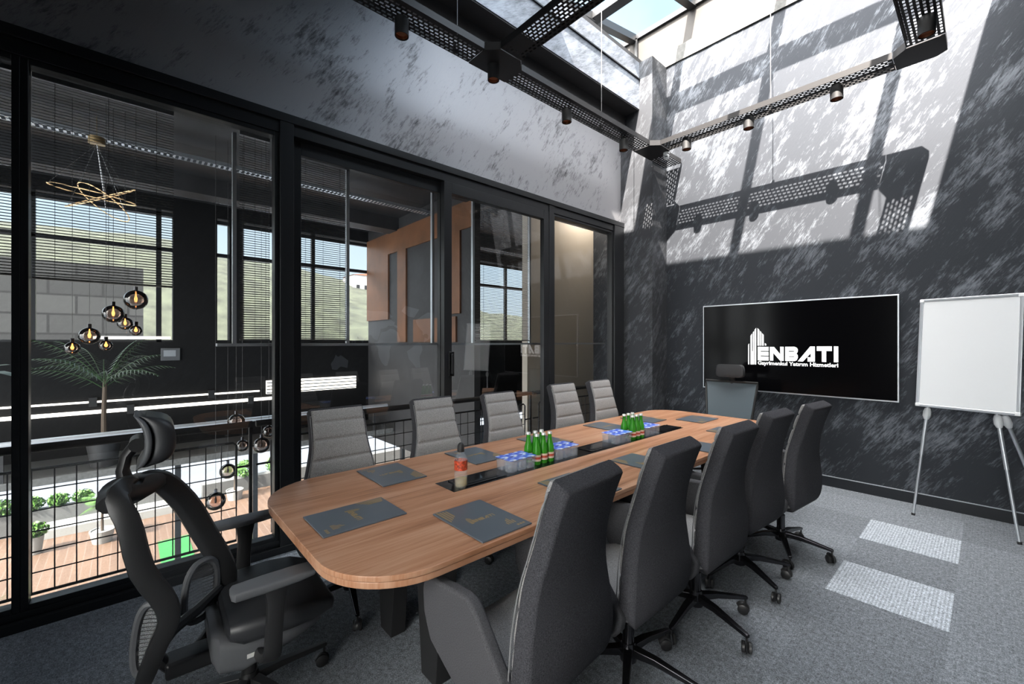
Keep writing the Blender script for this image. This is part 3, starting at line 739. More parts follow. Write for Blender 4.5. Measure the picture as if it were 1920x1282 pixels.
def conf_chair():
    o = empty('conference_chair', '', 'chair')
    rows = [(-.09, .325, .15, .04), (-.15, .335, .185, .06), (-.195, .37, .220, .07), (-.218, .43, .236, .072), (-.225, .52, .238, .07), (-.215, .62, .224, .068), (-.205, .74, .196, .066), (-.22, .86, .170, .065), (-.25, .97, .164, .065), (-.28, 1.05, .163, .065)]
    rr = interp(rows, 34); rings = loft_back(rr, .016, ns=4)
    # rounded top edge
    last = rings[-1]; cx = sum(p[0] for p in last)/len(last)
    rings.append([(cx+(p[0]-cx)*.95, p[1]*.99, p[2]+.006) for p in last])
    rings.append([(cx+(p[0]-cx)*.80, p[1]*.965, p[2]+.011) for p in last])
    MB().rings(rings).build('back_shell', M['fabric'], o, smooth=True)
    # piping seam round the back face
    pts = []
    for sgn in (1, -1):
        seq = rr[4:] if sgn == 1 else rr[4:][::-1]
        for (x, z, hw, t) in seq: pts.append((x+.004+t+.042*(hw/.22)**2.2, sgn*(hw-.002), z))
    MB().tube(pts, .0022, 5).build('piping', M['piping'], o)
    # channelled front pad
    N = 99; ch = 7; base = interp([(x, z, hw, t) for x, z, hw, t in rows[3:]], N); crow = []
    for i, (x, z, hw, t) in enumerate(base):
        u = (i/(N-1)*ch) % 1; q = (4*u*(1-u))**.22 if 0 < i < N-1 else .0
        crow.append((x, z, hw-.010, .066+.008+.012*q))
    MB().rings(loft_back(crow, .016, ns=4, t0=.045)).build('front_cushion', M['fabric_light'], o, smooth='all')
    s = MB(); rg = []
    for x, hw, z0, z1 in ((-.15, .18, .40, .455), (-.14, .20, .385, .470), (-.10, .212, .375, .478), (.10, .216, .375, .475), (.20, .212, .38, .468), (.25, .203, .39, .45), (.262, .19, .40, .435)):
        rg.append([(x, a, z0+b) for a, b in rrect(-hw, hw, 0, z1-z0, min(.028, (z1-z0)*.45), 4)])
    s.rings(rg).build('seat', M['fabric_light'], o, smooth=True)
    for sg in (-1, 1):
        poly = [(-.14, .44), (-.12, .46), (-.09, .49), (.025, .64), (.05, .665), (.085, .674), (.28, .662), (.305, .645), (.315, .61), (.31, .53), (.27, .44), (.14, .36), (-.02, .33), (-.10, .34), (-.13, .38)]
        lo, hi = (.216, .265) if sg > 0 else (-.265, -.216)
        MB().prism(poly, 'y', lo, hi).build('armrest', M['fabric_mid'], o, bevel=.014, seg=3)
    MB().box(-.10, .10, -.09, .09, .345, .378).build('tilt_mechanism', M['matblack'], o, bevel=.006)
    star_base(o, .30, M['chrome'], rot=.3)
    return o
cc0 = conf_chair()
KIDS = {}
chairs = [(-1.08, 1.08, 180+4, 1.0, 'grey fabric conference chair nearest the camera on the right side of the table'),
          (-1.08, 1.67, 180, 1.0, 'second nearest charcoal conference chair on the right side of the table'),
          (-1.06, 2.29, 180-2, 1.0, 'middle charcoal conference chair of the right row'),
          (-1.07, 2.92, 180-5, 1.0, 'fourth charcoal conference chair of the right row, counting from the camera'),
          (-1.00, 3.50, 180-6, 1.0, 'farthest charcoal conference chair of the right row, closest to the television'),
          (-2.47, .955, 0, 1.01, 'nearest light grey channelled chair of the left row, beside the black mesh chair'),
          (-2.47, 1.63, 0, 1.01, 'second light grey channelled chair of the left row'),
          (-2.475, 2.26, 0, 1.0, 'third light grey channelled chair of the left row, behind the green bottles'),
          (-2.47, 3.03, -1, 1.02, 'fourth light grey channelled chair of the left row'),
          (-2.47, 3.60, 0, 1.02, 'farthest light grey channelled chair of the left row, next to the pier')]
for i, (x, y, rz, s, lb) in enumerate(chairs):
    o = cc0 if i == 0 else dup(cc0)
    o.location = (x, y, 0); o.rotation_euler = (0, 0, R(rz)); o.scale = (1, 1, s); o['label'] = lb
    o['group'] = 'conference chairs along the %s side of the table' % ('right' if i < 5 else 'left')
    # swivel the star base of each copy on its own
    sw = random.uniform(-.6, .6) if i else 0
    for ch in [c for c in bpy.data.objects if c.parent == o and c.name.split('.')[0] in ('leg', 'caster')]: ch.rotation_euler = (0, 0, sw)

# ------------------------------------------------------------------ mesh chair at the television end
c2 = empty('mesh_task_chair', 'grey mesh back office chair with headrest at the far end by the television', 'chair', (-1.93, 4.74, 0), R(-92))
prof = interp([(-.19, .52), (-.20, .65), (-.23, .85), (-.26, 1.06)], 12)
fr = MB(); L_ = []
def bw(z): return .225+.055*(z-.52)/.54
for s in (1, -1):
    for (x, z) in (prof if s == 1 else prof[::-1]): L_.append((x, s*bw(z), z))
fr.tube(L_, .012, 8, closed=True).build('back_frame', M['plastic'], c2, smooth=True)
g = MB(); n = len(prof); vs = []
for (x, z) in prof:
    for j in range(9):
        a = -1+2*j/8; vs.append((x-.03*(1-a*a), a*bw(z), z))
fs = [(i*9+j, i*9+j+1, (i+1)*9+j+1, (i+1)*9+j) for i in range(n-1) for j in range(8)]
g.add(vs, fs).build('mesh_back', M['meshdark'], c2, smooth='all')
MB().rings([[(x-.245, a, z) for a, x in rrect(-w, w, -.025, .03, .02, 4)] for z, w in ((1.11, .12), (1.12, .145), (1.14, .155), (1.20, .152), (1.235, .142), (1.25, .12))]).build('headrest', M['leatherette'], c2, smooth=True)
MB().tube([(-.22, 0, .50), (-.30, 0, .7), (-.31, 0, 1.0), (-.28, 0, 1.13)], .016, 8, flat=(2, 1)).build('spine', M['plastic'], c2, smooth=True)
MB().rings([[(x, a, .42+b_) for a, b_ in rrect(-w, w, 0, .07, .03, 4)] for x, w in ((-.22, .20), (-.18, .23), (.18, .24), (.25, .21))]).build('seat', M['fabric'], c2, smooth=True)
for s in (-1, 1):
    MB().box(-.1, .13, s*.28-.035, s*.28+.035, .64, .665).build('arm_pad', M['plastic'], c2, bevel=.01)
    MB().tube([(.02, s*.28, .64), (.02, s*.28, .45), (.0, s*.2, .41)], .018, 8).build('arm_post', M['plastic'], c2, smooth=True)
star_base(c2, .30, M['plastic'])

# ------------------------------------------------------------------ ergonomic mesh chair in the foreground
c3 = empty('ergonomic_mesh_chair', 'black high-back mesh chair with headrest at the near end of the table', 'chair', (-2.02, .37, 0), R(88))
def blade(pts, wa, wb, n=10):
    """swept blade: wa = half depth (fore-aft), wb = half thickness (sideways); pts (x, y, z[, scale])"""
    P = interp([p if len(p) == 4 else (*p, 1) for p in pts], 26); rg = []
    for i, (x, y, z, s) in enumerate(P):
        a, b_ = P[max(i-1, 0)], P[min(i+1, 25)]
        t = Vector((b_[0]-a[0], b_[1]-a[1], b_[2]-a[2])).normalized(); sd = Vector((0, 1, 0)); sd = (sd-t*sd.dot(t)).normalized(); fw = t.cross(sd).normalized()
        ring = []
        for j in range(n):
            q = 2*math.pi*j/n; c_, s_ = math.cos(q), math.sin(q)
            ring.append(Vector((x, y, z))+fw*wa*s*math.copysign(abs(c_)**.6, c_)+sd*wb*s*math.copysign(abs(s_)**.6, s_))
        rg.append(ring)
    return rg
NEAR = [(-.36, -.05, 1.015, .8), (-.375, -.12, 1.025, 1), (-.39, -.185, 1.0, 1.05), (-.36, -.215, .92, 1.1), (-.33, -.225, .77, 1.15), (-.275, -.225, .655, 1.15), (-.262, -.22, .58, 1.05), (-.29, -.205, .50, 1), (-.315, -.17, .41, .95), (-.33, -.12, .34, .8), (-.33, -.05, .32, .7)]
FAR = [(-.345, -.01, .995, .9), (-.315, .04, .995, 1.15), (-.27, .085, .96, 1.4), (-.20, .12, .85, 1.5), (-.135, .13, .70, 1.5), (-.075, .13, .56, 1.4), (-.06, .13, .47, 1.1), (-.085, .12, .37, 1), (-.14, .08, .31, .9), (-.20, .03, .30, .7)]
for P_ in (NEAR, FAR): MB().rings(blade(P_, .029, .017)).build('back_rail', M['plastic'], c3, smooth=True)
for cx_, cy_, sg in ((-.315, -.150, -1), (-.155, .085, 1)):     # lumbar paddles: loops with fine mesh inside
    lp2 = []
    for i in range(30):
        q_ = 2*math.pi*i/30; dx = (.055 if sg > 0 else .034)*math.copysign(abs(math.cos(q_))**.75, math.cos(q_)); dz = .115*math.copysign(abs(math.sin(q_))**.85, math.sin(q_))
        lp2.append((cx_+dx+.10*dz*(.6 if sg > 0 else .9), cy_+sg*dx*.55, .505+dz))
    MB().tube(lp2, .013, 8, closed=True).build('lumbar_frame', M['plastic_grey'], c3, smooth=True)
    m = len(lp2); g = MB(); g.add([(cx_, cy_, .505)]+lp2, [(0, 1+i, 1+(i+1) % m) for i in range(m)]); g.build('lumbar_mesh', M['mesh_fine'], c3, smooth='all')
    rb = MB()
    for i in range(15):
        dz = -.09+.0128*i; w_ = .05*math.sqrt(max(.05, 1-(dz/.115)**2)); o_ = .10*dz*(.6 if sg > 0 else .9)
        rb.tube([(cx_+o_-w_, cy_-sg*w_*.55, .505+dz), (cx_+o_, cy_-.006, .510+dz), (cx_+o_+w_, cy_+sg*w_*.55, .500+dz)], .0011, 4)
    rb.build('lumbar_rib', M['plastic'], c3)
MB().tube([(-.275, -.20, .50), (-.25, -.08, .47), (-.17, .03, .46), (-.09, .11, .48)], [.016, .02, .02, .016], 8).build('lumbar_crossbar', M['plastic'], c3, smooth=True)
# upper mesh: thin vertical wires, nearly see through
nr = interp([p[:3] for p in NEAR[2:6]], 10); fr_ = interp([p[:3] for p in FAR[2:6]], 10); vs = []
for p0, p1 in zip(nr, fr_):
    for j in range(7):
        t = j/6; vs.append((p0[0]+(p1[0]-p0[0])*t-.02*4*t*(1-t), p0[1]+(p1[1]-p0[1])*t, p0[2]+(p1[2]-p0[2])*t))
mm = clear('sheer_mesh', (.97, .97, .97), .035, .5)
MB().add(vs, [(i*7+j, i*7+j+1, (i+1)*7+j+1, (i+1)*7+j) for i in range(9) for j in range(6)]).build('upper_mesh', mm, c3, smooth='all')
# yoke, headrest stem and headrest
MB().rings(blade([(-.41, -.17, .985, .8), (-.395, -.10, .995, 1.15), (-.365, -.03, .985, 1.3), (-.325, .03, .985, 1.2), (-.285, .085, .98, .8)], .032, .040)).build('yoke', M['plastic'], c3, smooth=True)
MB().tube([(-.375, 0, 1.0), (-.385, 0, 1.05), (-.375, 0, 1.10), (-.35, 0, 1.135)], [.024, .020, .018, .02], 10, flat=(1.6, 1)).build('headrest_stem', M['plastic'], c3, smooth=True)
MB().tube([(-.345, -.05, 1.14), (-.345, .05, 1.14)], .024, 14).build('headrest_pivot', M['plastic'], c3, smooth=True)
def hr(off, th, shrink, zz):
    rg = []
    for i in range(17):
        z = -.088+.176*i/16; cz = (z/.088); x = -.325-.018*cz*cz-(.006*cz*cz if z > 0 else 0)
        w = .115*math.sqrt(max(.05, 1-.45*cz**4))*shrink
        ring = []
        tt = th*math.sqrt(max(.08, 1-cz**6))
        for a, q in rrect(-w, w, 0, tt, tt*.45, 4): ring.append((x+off+q-.045*(abs(a)/.13)**2*0-.0+(.02*(a/.13)**2), a, 1.155+z*zz))
        rg.append(ring)
    return rg
MB().rings(hr(0, .078, 1, 1)).build('headrest_pad', M['leatherette'], c3, smooth=True)
MB().rings(hr(-.014, .020, 1.03, 1.05)).build('headrest_shell', M['plastic_grey'], c3, smooth=True)
# seat
rg = []
for x, w, z0, z1 in ((-.10, .17, .43, .46), (-.09, .21, .415, .475), (-.05, .235, .40, .485), (.10, .25, .40, .485), (.20, .245, .40, .475), (.26, .22, .405, .455), (.275, .19, .415, .44)):
    rg.append([(x, a, z0+b_) for a, b_ in rrect(-w, w, 0, z1-z0, min(.03, (z1-z0)*.45), 4)])
MB().rings(rg).build('seat', M['leatherette'], c3, smooth=True)
rg = []
for x, w, z0, z1 in ((-.14, .15, .33, .42), (-.12, .19, .30, .425), (-.05, .215, .295, .41), (.12, .215, .33, .405), (.22, .19, .36, .405)):
    rg.append([(x, a, z0+b_) for a, b_ in rrect(-w, w, 0, z1-z0, min(.03, (z1-z0)*.45), 4)])
sh = MB().rings(rg).build('seat_shell', M['plastic_grey'], c3, smooth=True)
MB().box(-.04, .06, -.2175, -.2135, .345, .36).build('maker_label', M['tag'], sh)
for s in (-1, 1):
    MB().rings([[(x, s*.335+a, .645+b_+dz) for a, b_ in rrect(-w, w, 0, t, .010, 3)] for x, w, t, dz in ((-.105, .03, .02, .0), (-.095, .042, .028, -.003), (0, .046, .03, -.003), (.10, .045, .028, 0), (.15, .040, .024, .004), (.16, .028, .018, .008))]).build('arm_pad', M['plastic_grey'], c3, smooth=True)
    MB().rings(blade([(.03, s*.33, .645, 1.25), (.03, s*.335, .58, .9), (.025, s*.335, .48, .85), (.02, s*.32, .39, .9), (.01, s*.22, .345, .9), (.0, s*.12, .35, .8)], .034, .02)).build('arm_post', M['plastic'], c3, smooth=True)
MB().rings(blade([(-.26, 0, .30, .8), (-.30, 0, .38, 1), (-.27, 0, .46, .9), (-.24, 0, .54, .6)], .02, .035)).build('lower_spine', M['plastic'], c3, smooth=True)
MB().box(-.27, .12, -.05, .05, .27, .33).build('tilt_mechanism', M['plastic'], c3, bevel=.012)
star_base(c3, .32, M['plastic'], rot=.2)
# ------------------------------------------------------------------ beyond the glass: gallery, atrium, facade
XF = -8.0
st(MB().box(XF, -6.9, -4, 12, -.05, 0).build('floor_gallery', M['darkfloor']))
st(MB().box(-9, -3.5, -8, 14, 3.62, 3.9).build('ceiling_atrium', M['dark_ceiling']))
st(MB().box(XF, -3.5, -8, 14, -3.3, -3.2).build('floor_lower', M['darkfloor']))
# facade: spandrel, columns, mullions
b = MB()
b.box(XF-.2, XF, -8, 14, -.12, 1.50); b.box(XF-.2, XF, -8, 14, 3.42, 3.9)
for y0, y1 in ((.49, 1.03), (1.19, 1.38), (-8, -5)): b.box(XF-.2, XF, y0, y1, 1.5, 3.42)
st(b.build('wall_facade', simple('facade_black', (.004, .004, .0045), .7, spec=.2)))
b = MB()
for y in (-3.4, -2.15, -.9, .33, 2.45, 3.9, 5.4, 7.0, 8.6, 10.2): b.box(XF-.08, XF-.02, y-.03, y+.03, 1.5, 3.42)
for z in (1.5, 2.85, 3.36): b.box(XF-.08, XF-.02, -5, 14, z-.025, z+.03)
wf = st(b.build('window_8', M['frame']))
MB().quad((XF-.05, -5, 1.5), (XF-.05, 14, 1.5), (XF-.05, 14, 3.4), (XF-.05, -5, 3.4)).build('pane', M['farglass'], wf)
b = MB()
for y in (-5.2, -2.6, .55, 1.55, 2.6, 3.4, 4.2, 6, 8): b.box(XF-.1, XF-.02, y-.035, y+.035, -3.2, -.12)
for z in (-3.18, -.17): b.box(XF-.1, XF-.02, -8, 14, z-.03, z+.04)
wf = st(b.build('window_9', M['frame']))
MB().quad((XF-.06, -8, -3.2), (XF-.06, 14, -3.2), (XF-.06, 14, -.12), (XF-.06, -8, -.12)).build('pane', glass('lower_glass', (.66, .68, .69), 1.3), wf)
# end wall of the gallery in brown wood and the dark office beyond
st(MB().box(XF, -4.6, 3.45, 3.55, -.3, 3.62).build('wall_gallery_end', M['dark_ceiling']))
o = MB(); o.box(-8.0, -4.62, 3.42, 3.45, 3.05, 3.42); o.box(-8.0, -7.1, 3.42, 3.45, 1.9, 3.05); o.box(-6.75, -6.45, 3.42, 3.45, 1.5, 3.05); o.box(-5.4, -4.9, 3.42, 3.45, 1.9, 3.05); o.box(-6.2, -5.0, 3.42, 3.45, 1.5, 1.86)
st(o.build('trim_9', M['wood_panel']))
st(MB().box(-8, -3.56, 7.6, 7.7, -.3, 3.62).build('wall_corridor', M['beige']))
st(MB().box(-6.2, -3.56, 3.55, 7.6, -.3, -.02).build('floor_corridor', M['darkfloor']))
st(MB().box(-4.25, -4.15, 4.0, 7.6, 0, 3.62).build('wall_office', M['beige']))
# emissive strips and edges on the far spandrel
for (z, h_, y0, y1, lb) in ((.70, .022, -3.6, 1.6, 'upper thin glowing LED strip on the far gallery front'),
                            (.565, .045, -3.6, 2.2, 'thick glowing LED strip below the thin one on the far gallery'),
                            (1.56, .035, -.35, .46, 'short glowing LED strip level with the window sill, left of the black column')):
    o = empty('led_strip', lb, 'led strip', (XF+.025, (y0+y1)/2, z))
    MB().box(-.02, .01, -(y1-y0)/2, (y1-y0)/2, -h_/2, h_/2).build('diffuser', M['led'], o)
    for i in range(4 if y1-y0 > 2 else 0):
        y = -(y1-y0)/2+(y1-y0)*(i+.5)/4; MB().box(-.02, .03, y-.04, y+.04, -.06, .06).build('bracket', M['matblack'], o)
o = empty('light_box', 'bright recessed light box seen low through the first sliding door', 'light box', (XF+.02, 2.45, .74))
MB().box(-.02, .01, -.75, .75, -.10, .12).build('diffuser', M['led'], o)  # emissive panel added in place of a bright reflection
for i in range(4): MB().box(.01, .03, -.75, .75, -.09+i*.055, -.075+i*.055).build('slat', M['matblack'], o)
st(MB().box(-6.92, -6.86, -4, 3.4, -.06, .02).build('trim_10', M['concrete']))
o = empty('gallery_handrail', 'grey round handrail of the far gallery across the atrium', 'handrail', (-6.88, -.3, 0))
MB().tube([(0, -3.6, .42), (0, 3.6, .42)], .03, 8).build('rail', M['alu'], o, smooth=True)
for i in range(6): MB().box(-.02, .02, -3.4+i*1.35, -3.37+i*1.35, .02, .42).build('post', M['matblack'], o)
# wall mounted intercom on the far spandrel
o = empty('intercom', 'small grey wall intercom panel on the dark wall across the atrium', 'intercom', (XF+.03, .46, 1.32))
MB().box(-.02, 0, -.11, .11, -.09, .09).build('housing', M['plastic_grey'], o, bevel=.004)
MB().box(0, .003, -.08, .06, -.03, .06).build('display', M['alu'], o)
# ceiling beams and pale cable trays of the atrium
for i, x in enumerate((-4.6, -6.9)): st(MB().box(x-.15, x+.15, -8, 14, 3.40, 3.62).build('trim_%d' % (11+i), M['dark_ceiling']))
for x, z, lb in ((-5.75, 3.46, 'long pale perforated tray under the atrium ceiling, above the ring pendant'), (-7.3, 3.48, 'second pale perforated tray under the atrium ceiling, nearer the far windows')):
    o = empty('atrium_tray', lb, 'cable tray', (x, -.5, z))
    g = MB()
    for i in range(160):
        y = -4+i*.05; g.box(-.06, .06, y, y+.022, 0, .003)
    g.box(-.06, -.05, -4, 4, 0, .04); g.box(.05, .06, -4, 4, 0, .04)
    g.build('slotted_base', M['alu'], o); MB().box(-.01, .01, -3, -2.98, .04, 3.62-z).build('hanger', M['steel'], o)
# ring pendant
o = empty('ring_pendant', 'golden pendant of three crossing light rings hanging beyond the left glass', 'pendant lamp', (-5.6, -.22, 3.62))
MB().lathe([(.001, -.26), (.06, -.26), (.06, -.20), (.002, -.20), (.002, 0), (.001, 0)], 20).build('canopy', M['gold'], o, smooth=True)
def ring3(c, r, n1, nm):
    n1 = Vector(n1).normalized(); u = n1.orthogonal().normalized(); v = n1.cross(u); P = []
    for i in range(56): a = 2*math.pi*i/56; P.append(Vector(c)+u*math.cos(a)*r+v*math.sin(a)*r)
    MB().tube(P, .0045, 6, closed=True).build(nm, M['ringled'], o, smooth=True); return P
rings_ = [ring3((0, -.02, -.74), .30, (.15, .12, 1), 'ring'), ring3((0, .03, -.76), .27, (.3, -.55, 1), 'ring'), ring3((0, .05, -.80), .22, (-.2, .75, 1), 'ring')]
for P in rings_:
    for i in (0, 19, 38): MB().tube([(0, 0, -.26), P[i]], .0015, 4).build('cable', M['steel'], o)
# globe pendants
globes = [(-5.0, .80, .71, .075, 0, 'large smoked glass globe pendant behind the handrail, highest of the low group'),
          (-5.0, 1.09, .57, .062, 0, 'smoked globe pendant partly behind the handrail beside the first thick post'),
          (-4.9, 1.00, .46, .078, 0, 'clear looking large globe pendant, right one of the touching pair'),
          (-5.1, .87, .44, .060, 0, 'smaller globe pendant, left one of the touching pair'),
          (-5.0, 1.16, .26, .07, 0, 'smoked globe pendant cut by the thick black post'),
          (-5.0, .73, .23, .072, 0, 'dark smoked globe pendant above the small yucca'),
          (-5.0, .63, -.04, .085, 0, 'lowest smoked globe pendant of the group'),
          (-5.0, .05, 1.87, .085, 1, 'glowing amber globe pendant, highest of the glowing group on the left'),
          (-5.0, -.095, 1.74, .075, 1, 'glowing amber globe pendant with a half dome top, left of the highest'),
          (-5.0, -.02, 1.66, .055, 1, 'small glowing amber globe between the two bigger glowing globes'),
          (-5.0, .05, 1.60, .045, 1, 'small glowing globe straight below the highest glowing globe'),
          (-5.0, -.24, 1.55, .07, 1, 'glowing amber globe among the palm fronds'),
          (-5.0, -.34, 1.45, .05, 1, 'lowest left glowing amber globe'),
          (-5.0, -.14, 1.47, .045, 1, 'small amber globe right of the palm fronds')]
for gi, (x, y, z, r, lit, lb) in enumerate(globes):
    gk = {5: 1.07, 9: 1.06, 10: .90, 13: .94, 0: .97}.get(gi, 1)
    x, y, z, r = x*gk, y*gk, 1.5+(z-1.5)*gk, r*gk
    o = empty('globe_pendant', lb, 'pendant lamp', (x, y, z), 0, 'glass globe pendants in the atrium')
    k = MB(); k.lathe([(max(.002, r*math.sin(R(a))), r*math.cos(R(a))) for a in range(8, 173, 12)]+[(.001, -r)], 18, caps=False); k.build('globe', M['smoke'], o, smooth='all')
    MB().lathe([(.002, r+.03), (.014, r+.03), (.014, r-.012), (.002, r-.012)], 10).build('cap', M['chrome'], o)
    MB().tube([(0, 0, r+.03), (0, 0, 3.62-z)], .0015, 4).build('cable', M['matblack'], o)
    MB().lathe([(.003, r-.012), (.006, r*.4), (.012, r*.1), (.008, -r*.2), (.001, -r*.25)], 10).build('bulb', M['bulb'] if lit else M['chrome'], o, smooth=True)

# plants
def frond(mb, base, ang, L, lift, leaf=.16, n=14, droop=.55):
    d = Vector((math.cos(ang), math.sin(ang), 0)); P = []
    for i in range(n+1):
        t = i/n; P.append(Vector(base)+d*L*t*.85+Vector((0, 0, lift*t-droop*L*t*t)))
    mb.tube(P, [.006*(1-.7*i/n) for i in range(n+1)], 4)
    s = Vector((-d.y, d.x, 0))
    for i in range(2, n+1):
        t = i/n; l = leaf*math.sin(math.pi*min(1, .25+.75*t))+.03
        for sg in (-1, 1):
            a = P[i]; tip = a+s*sg*l*.8+d*l*.6+Vector((0, 0, -l*.35)); w = d*.008
            mb.add([a-w, a+w, tip], [(0, 1, 2)])
def palm(name, label, loc, H, nf, L, mat, pot=True, seed=1, cat='palm', lift=.5, pr=.16, pm='pot'):
    random.seed(seed); o = empty(name, label, cat, loc)
    if pot: MB().lathe([(.001, 0), (pr*.75, 0), (pr, .28), (pr*.9, .28), (pr*.88, .25), (.001, .25)], 18).build('pot', M[pm], o, smooth=True)
    MB().tube([(0, 0, .2 if pot else 0), (.02, 0, H*.6), (0, .01, H)], [.03, .024, .02], 8).build('stem', M['trunk'], o, smooth=True)
    m = MB()
    for i in range(nf): frond(m, (0, 0, H*random.uniform(.85, 1)), 2.4*i+random.uniform(-.3, .3), L*random.uniform(.75, 1.1), lift*random.uniform(.5, 1.3))
    m.build('fronds', mat, o)
    return o
palm('potted_palm', 'dark potted palm across the atrium beside the glowing globes', (-7.2, -.22, 0), 1.05, 16, .75, M['leaf_dark'], seed=3, lift=.75, pm='matblack')
o = empty('broadleaf_plant', 'broad leaved plant left of the palm across the atrium', 'plant', (-7.3, -1.35, 0))
MB().lathe([(.001, 0), (.12, 0), (.16, .3), (.14, .3), (.001, .26)], 18).build('pot', M['matblack'], o, smooth=True)
MB().tube([(0, 0, .25), (0, 0, 1.3)], [.02, .012], 6).build('stem', M['trunk'], o)
m = MB()
for i in range(7):
    a = i*.95; d = Vector((math.cos(a), math.sin(a), 0)); s = Vector((-d.y, d.x, 0)); L = .6
    P = [Vector((0, 0, 1.0+.06*i))+d*L*t+Vector((0, 0, .45*t-.4*t*t)) for t in (0, .2, .4, .6, .8, 1)]
    rg = []
    for t, p, w in zip((0, .2, .4, .6, .8, 1), P, (.01, .05, .09, .09, .06, .004)): rg += [p-s*w, p+s*w]
    m.add(rg, [(2*j, 2*j+1, 2*j+3, 2*j+2) for j in range(5)])
m.build('leaves', M['leaf_dark'], o)
def bush(label, loc, r, seed, pot=None):
    random.seed(seed); o = empty('green_bush', label, 'bush', loc, 0, 'clipped bushes on the terrace')
    if pot: MB().lathe([(.001, 0), (pot*.7, 0), (pot, .38), (pot*.9, .38), (.001, .34)], 18).build('pot', M['pot'], o, smooth=True)
    m = MB(); zb = (.34 if pot else 0)+r*.75
    for i in range(420):
        th = random.uniform(0, 2*math.pi); ph = math.acos(random.uniform(-1, 1)); rr = r*random.uniform(.55, 1)
        p = Vector((rr*math.sin(ph)*math.cos(th), rr*math.sin(ph)*math.sin(th), rr*.8*math.cos(ph)+zb))
        if p.z < .01+(.3 if pot else 0): continue
        a = Vector((random.gauss(0, 1), random.gauss(0, 1), random.gauss(0, 1))).normalized(); b_ = a.orthogonal().normalized(); s = .05
        m.add([p-a*s, p-b_*s*.5, p+a*s, p+b_*s*.5], [(0, 1, 2, 3)])
    m.build('leaves', M['leaf'], o)
    MB().tube([(0, 0, .3 if pot else 0), (0, 0, zb)], .02, 6).build('stem', M['trunk'], o)
# terrace ground
st(MB().box(-15.2, XF-.1, -10, 14, -3.25, -3.05).build('floor_terrace', M['deck']))
st(MB().box(-40, -15.2, -40, 60, -3.30, -3.10).build('floor_road', M['asphalt']))
o = MB().box(-15.5, -15.2, -9, 1.2, -3.1, -2.55).build('planter_wall', M['planter']); tag(o, 'long pale planter wall at the street edge of the terrace', 'planter')
o = MB().box(-15.5, -15.2, 1.6, 9, -3.1, -2.65).build('planter_wall', M['planter']); tag(o, 'pale planter wall farther right, behind the low globe pendants', 'planter')
o = MB().box(-15.2, -14.5, -1.7, .9, -3.05, -2.86).build('terrace_bench', M['pot']); tag(o, 'low grey step in front of the planter wall on the terrace', 'step')
for i, (y, r) in enumerate(((-2.20, .24), (-1.72, .22), (-1.28, .20), (-.85, .20), (2.7, .32), (3.55, .32))):
    bush(['leftmost round green bush on the planter wall', 'second round green bush on the planter wall', 'third round green bush on the planter wall', 'fourth green bush, left of the yucca',
          'green bush on the right planter, seen between railing posts', 'green bush farthest right on the terrace planter'][i], (-15.35, y, -2.55 if i < 4 else -2.65), r, 20+i)
bush('potted round bush standing on the terrace deck', (-13.7, -1.5, -3.05), .22, 40, pot=.15)
palm('potted_yucca', 'small spiky yucca in a pale pot on the terrace', (-13.5, -.44, -3.05), .95, 22, .42, M['leaf'], seed=9, cat='yucca', lift=.3, pr=.22)
palm('potted_yucca', 'second yucca on the terrace, right behind the dark globe pendant', (-14.6, 2.3, -3.05), .9, 20, .42, M['leaf'], seed=12, cat='yucca', lift=.3, pr=.22)
palm('terrace_palm', 'green palm at the lower left corner outside', (-9.9, -1.75, -3.05), .25, 16, .75, M['leaf'], pot=True, seed=15, lift=.55)
o = MB().box(-12.6, -10.6, .50, 1.05, -3.05, -3.035).build('green_turf_mat', M['greenpaint']); tag(o, 'bright green artificial turf mat on the terrace deck', 'turf mat')
o = MB().box(-10.4, -9.4, 1.5, 2.2, -3.05, -3.03).build('green_turf_mat', M['greenpaint']); tag(o, 'second green turf mat, right of the first one', 'turf mat')
o = MB().box(-24, -17.4, -3.2, -3.05, -3.10, -3.095).build('road_marking', simple('yellow_paint', (.6, .45, .12), .7)); tag(o, 'yellow painted line on the road at far left', 'road marking')
# distant hill and housing
m = MB(); nx, ny = 14, 60; vs = []
random.seed(5)
for i in range(nx+1):
    for j in range(ny+1):
        x = -60-i*16; y = -220+j*10
        hgt = 19*math.sin(math.pi*min(1, i/nx))*math.exp(-((y+10)/95)**2)+16*math.sin(math.pi*i/nx)+random.uniform(-1, 1)
        vs.append((x, y, -4+hgt))
m.add(vs, [(i*(ny+1)+j, (i+1)*(ny+1)+j, (i+1)*(ny+1)+j+1, i*(ny+1)+j+1) for i in range(nx) for j in range(ny)])
st(m.build('floor_hill', M['hill'], smooth='all'))
def house(x, y, z, w, h_, lb, roof=True):
    o = empty('apartment_building', lb, 'building', (x, y, z))
    MB().box(-4, 4, -w/2, w/2, -6, h_).build('wall', M['building'], o)
    if roof: MB().prism([(-w/2-.3, h_), (w/2+.3, h_), (0, h_+1.3)], 'x', -4.2, 4.2).build('roof', M['red_roof'], o)
    n = max(2, int(w/2.2))
    for r_ in range(3):
        for i in range(n):
            yy = -w/2+w*(i+.5)/n; MB().box(4, 4.05, yy-.45, yy+.45, 1+r_*h_/3.4, 2.2+r_*h_/3.4).build('window', M['matblack'], o)
house(-150, -22, 14, 22, 9, 'pale apartment block with red roof seen through the half-lowered blind')
house(-150, 0, 14, 7, 10, 'narrow pale tower right of the red roofed block', False)
house(-120, 55, 8, 18, 12, 'pale building seen through the blind of the first sliding door')

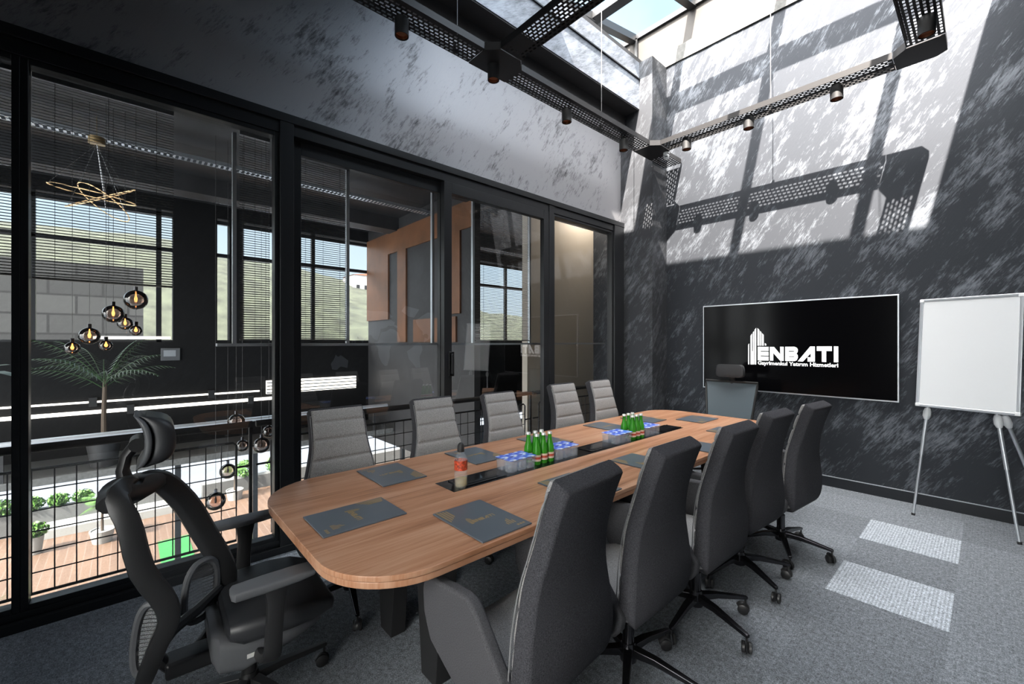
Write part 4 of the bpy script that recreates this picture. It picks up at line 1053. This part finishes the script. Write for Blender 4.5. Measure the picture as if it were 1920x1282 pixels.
o = MB().box(-31, -30, -18, .6, -4, 5.4).build('street_wall', M['concrete']); o.data.materials[0] = mk_panels(); tag(o, 'grey concrete building front across the street, left of the black column', 'building')
o = empty('office_downlight', 'warm ceiling lamp behind the last fixed pane beside the pier', 'ceiling lamp', (-3.9, 5.3, 3.62))
MB().box(-.10, .10, -.6, .6, -.05, 0).build('housing', M['matblack'], o)
d = bpy.data.lights.new('downlight', 'AREA'); d.shape = 'RECTANGLE'; d.size = .16; d.size_y = 1.1; d.energy = 22; d.color = (1, .86, .70)  # lamp and its area light added to brighten the beige wall
lo = bpy.data.objects.new('downlight', d); C.objects.link(lo); lo.parent = o; lo.location = (0, 0, -.055)

# pale world map on the right wall of the room: it shows as a reflection in the glass
wm_ = empty('world_map', 'pale grey world map on the dark right wall, seen reflected in the sliding door', 'wall map', (RX, 4.03, 1.38))
LAND = {'north_america': [(-165,65),(-140,70),(-95,72),(-80,65),(-60,55),(-65,45),(-80,32),(-81,25),(-90,29),(-97,25),(-95,18),(-87,20),(-83,9),(-79,8),(-85,11),(-95,15),(-105,20),(-112,28),(-120,34),(-124,46),(-135,58),(-155,58)],
 'south_america': [(-77,7),(-70,12),(-60,8),(-50,0),(-35,-7),(-40,-22),(-50,-30),(-58,-38),(-66,-48),(-70,-55),(-75,-48),(-72,-30),(-71,-18),(-80,-5)],
 'africa': [(-16,15),(-10,30),(0,36),(11,37),(20,32),(33,30),(42,12),(51,11),(42,0),(40,-15),(33,-27),(25,-34),(18,-34),(12,-18),(12,-5),(8,4),(-5,5),(-12,8)],
 'eurasia': [(-9,38),(-9,43),(0,45),(-2,49),(8,54),(12,56),(5,60),(15,69),(30,70),(60,69),(100,77),(140,72),(175,67),(160,60),(140,54),(135,44),(127,37),(120,30),(108,20),(105,10),(100,14),(98,8),(92,22),(80,10),(73,20),(60,25),(52,17),(44,14),(36,31),(36,36),(26,38),(20,39),(14,44),(12,42),(3,43)],
 'australia': [(114,-22),(122,-17),(131,-12),(137,-15),(142,-11),(146,-19),(153,-27),(150,-37),(140,-38),(131,-32),(116,-35)],
 'greenland': [(-55,60),(-70,77),(-30,83),(-20,72),(-40,62)]}
mp = simple('map_grey', (.30, .33, .37), .6)
for nm, P_ in LAND.items():
    MB().prism([(-.0082*a, .0105*b_) for a, b_ in P_], 'x', -.006, -.0005).build(nm, mp, wm_)
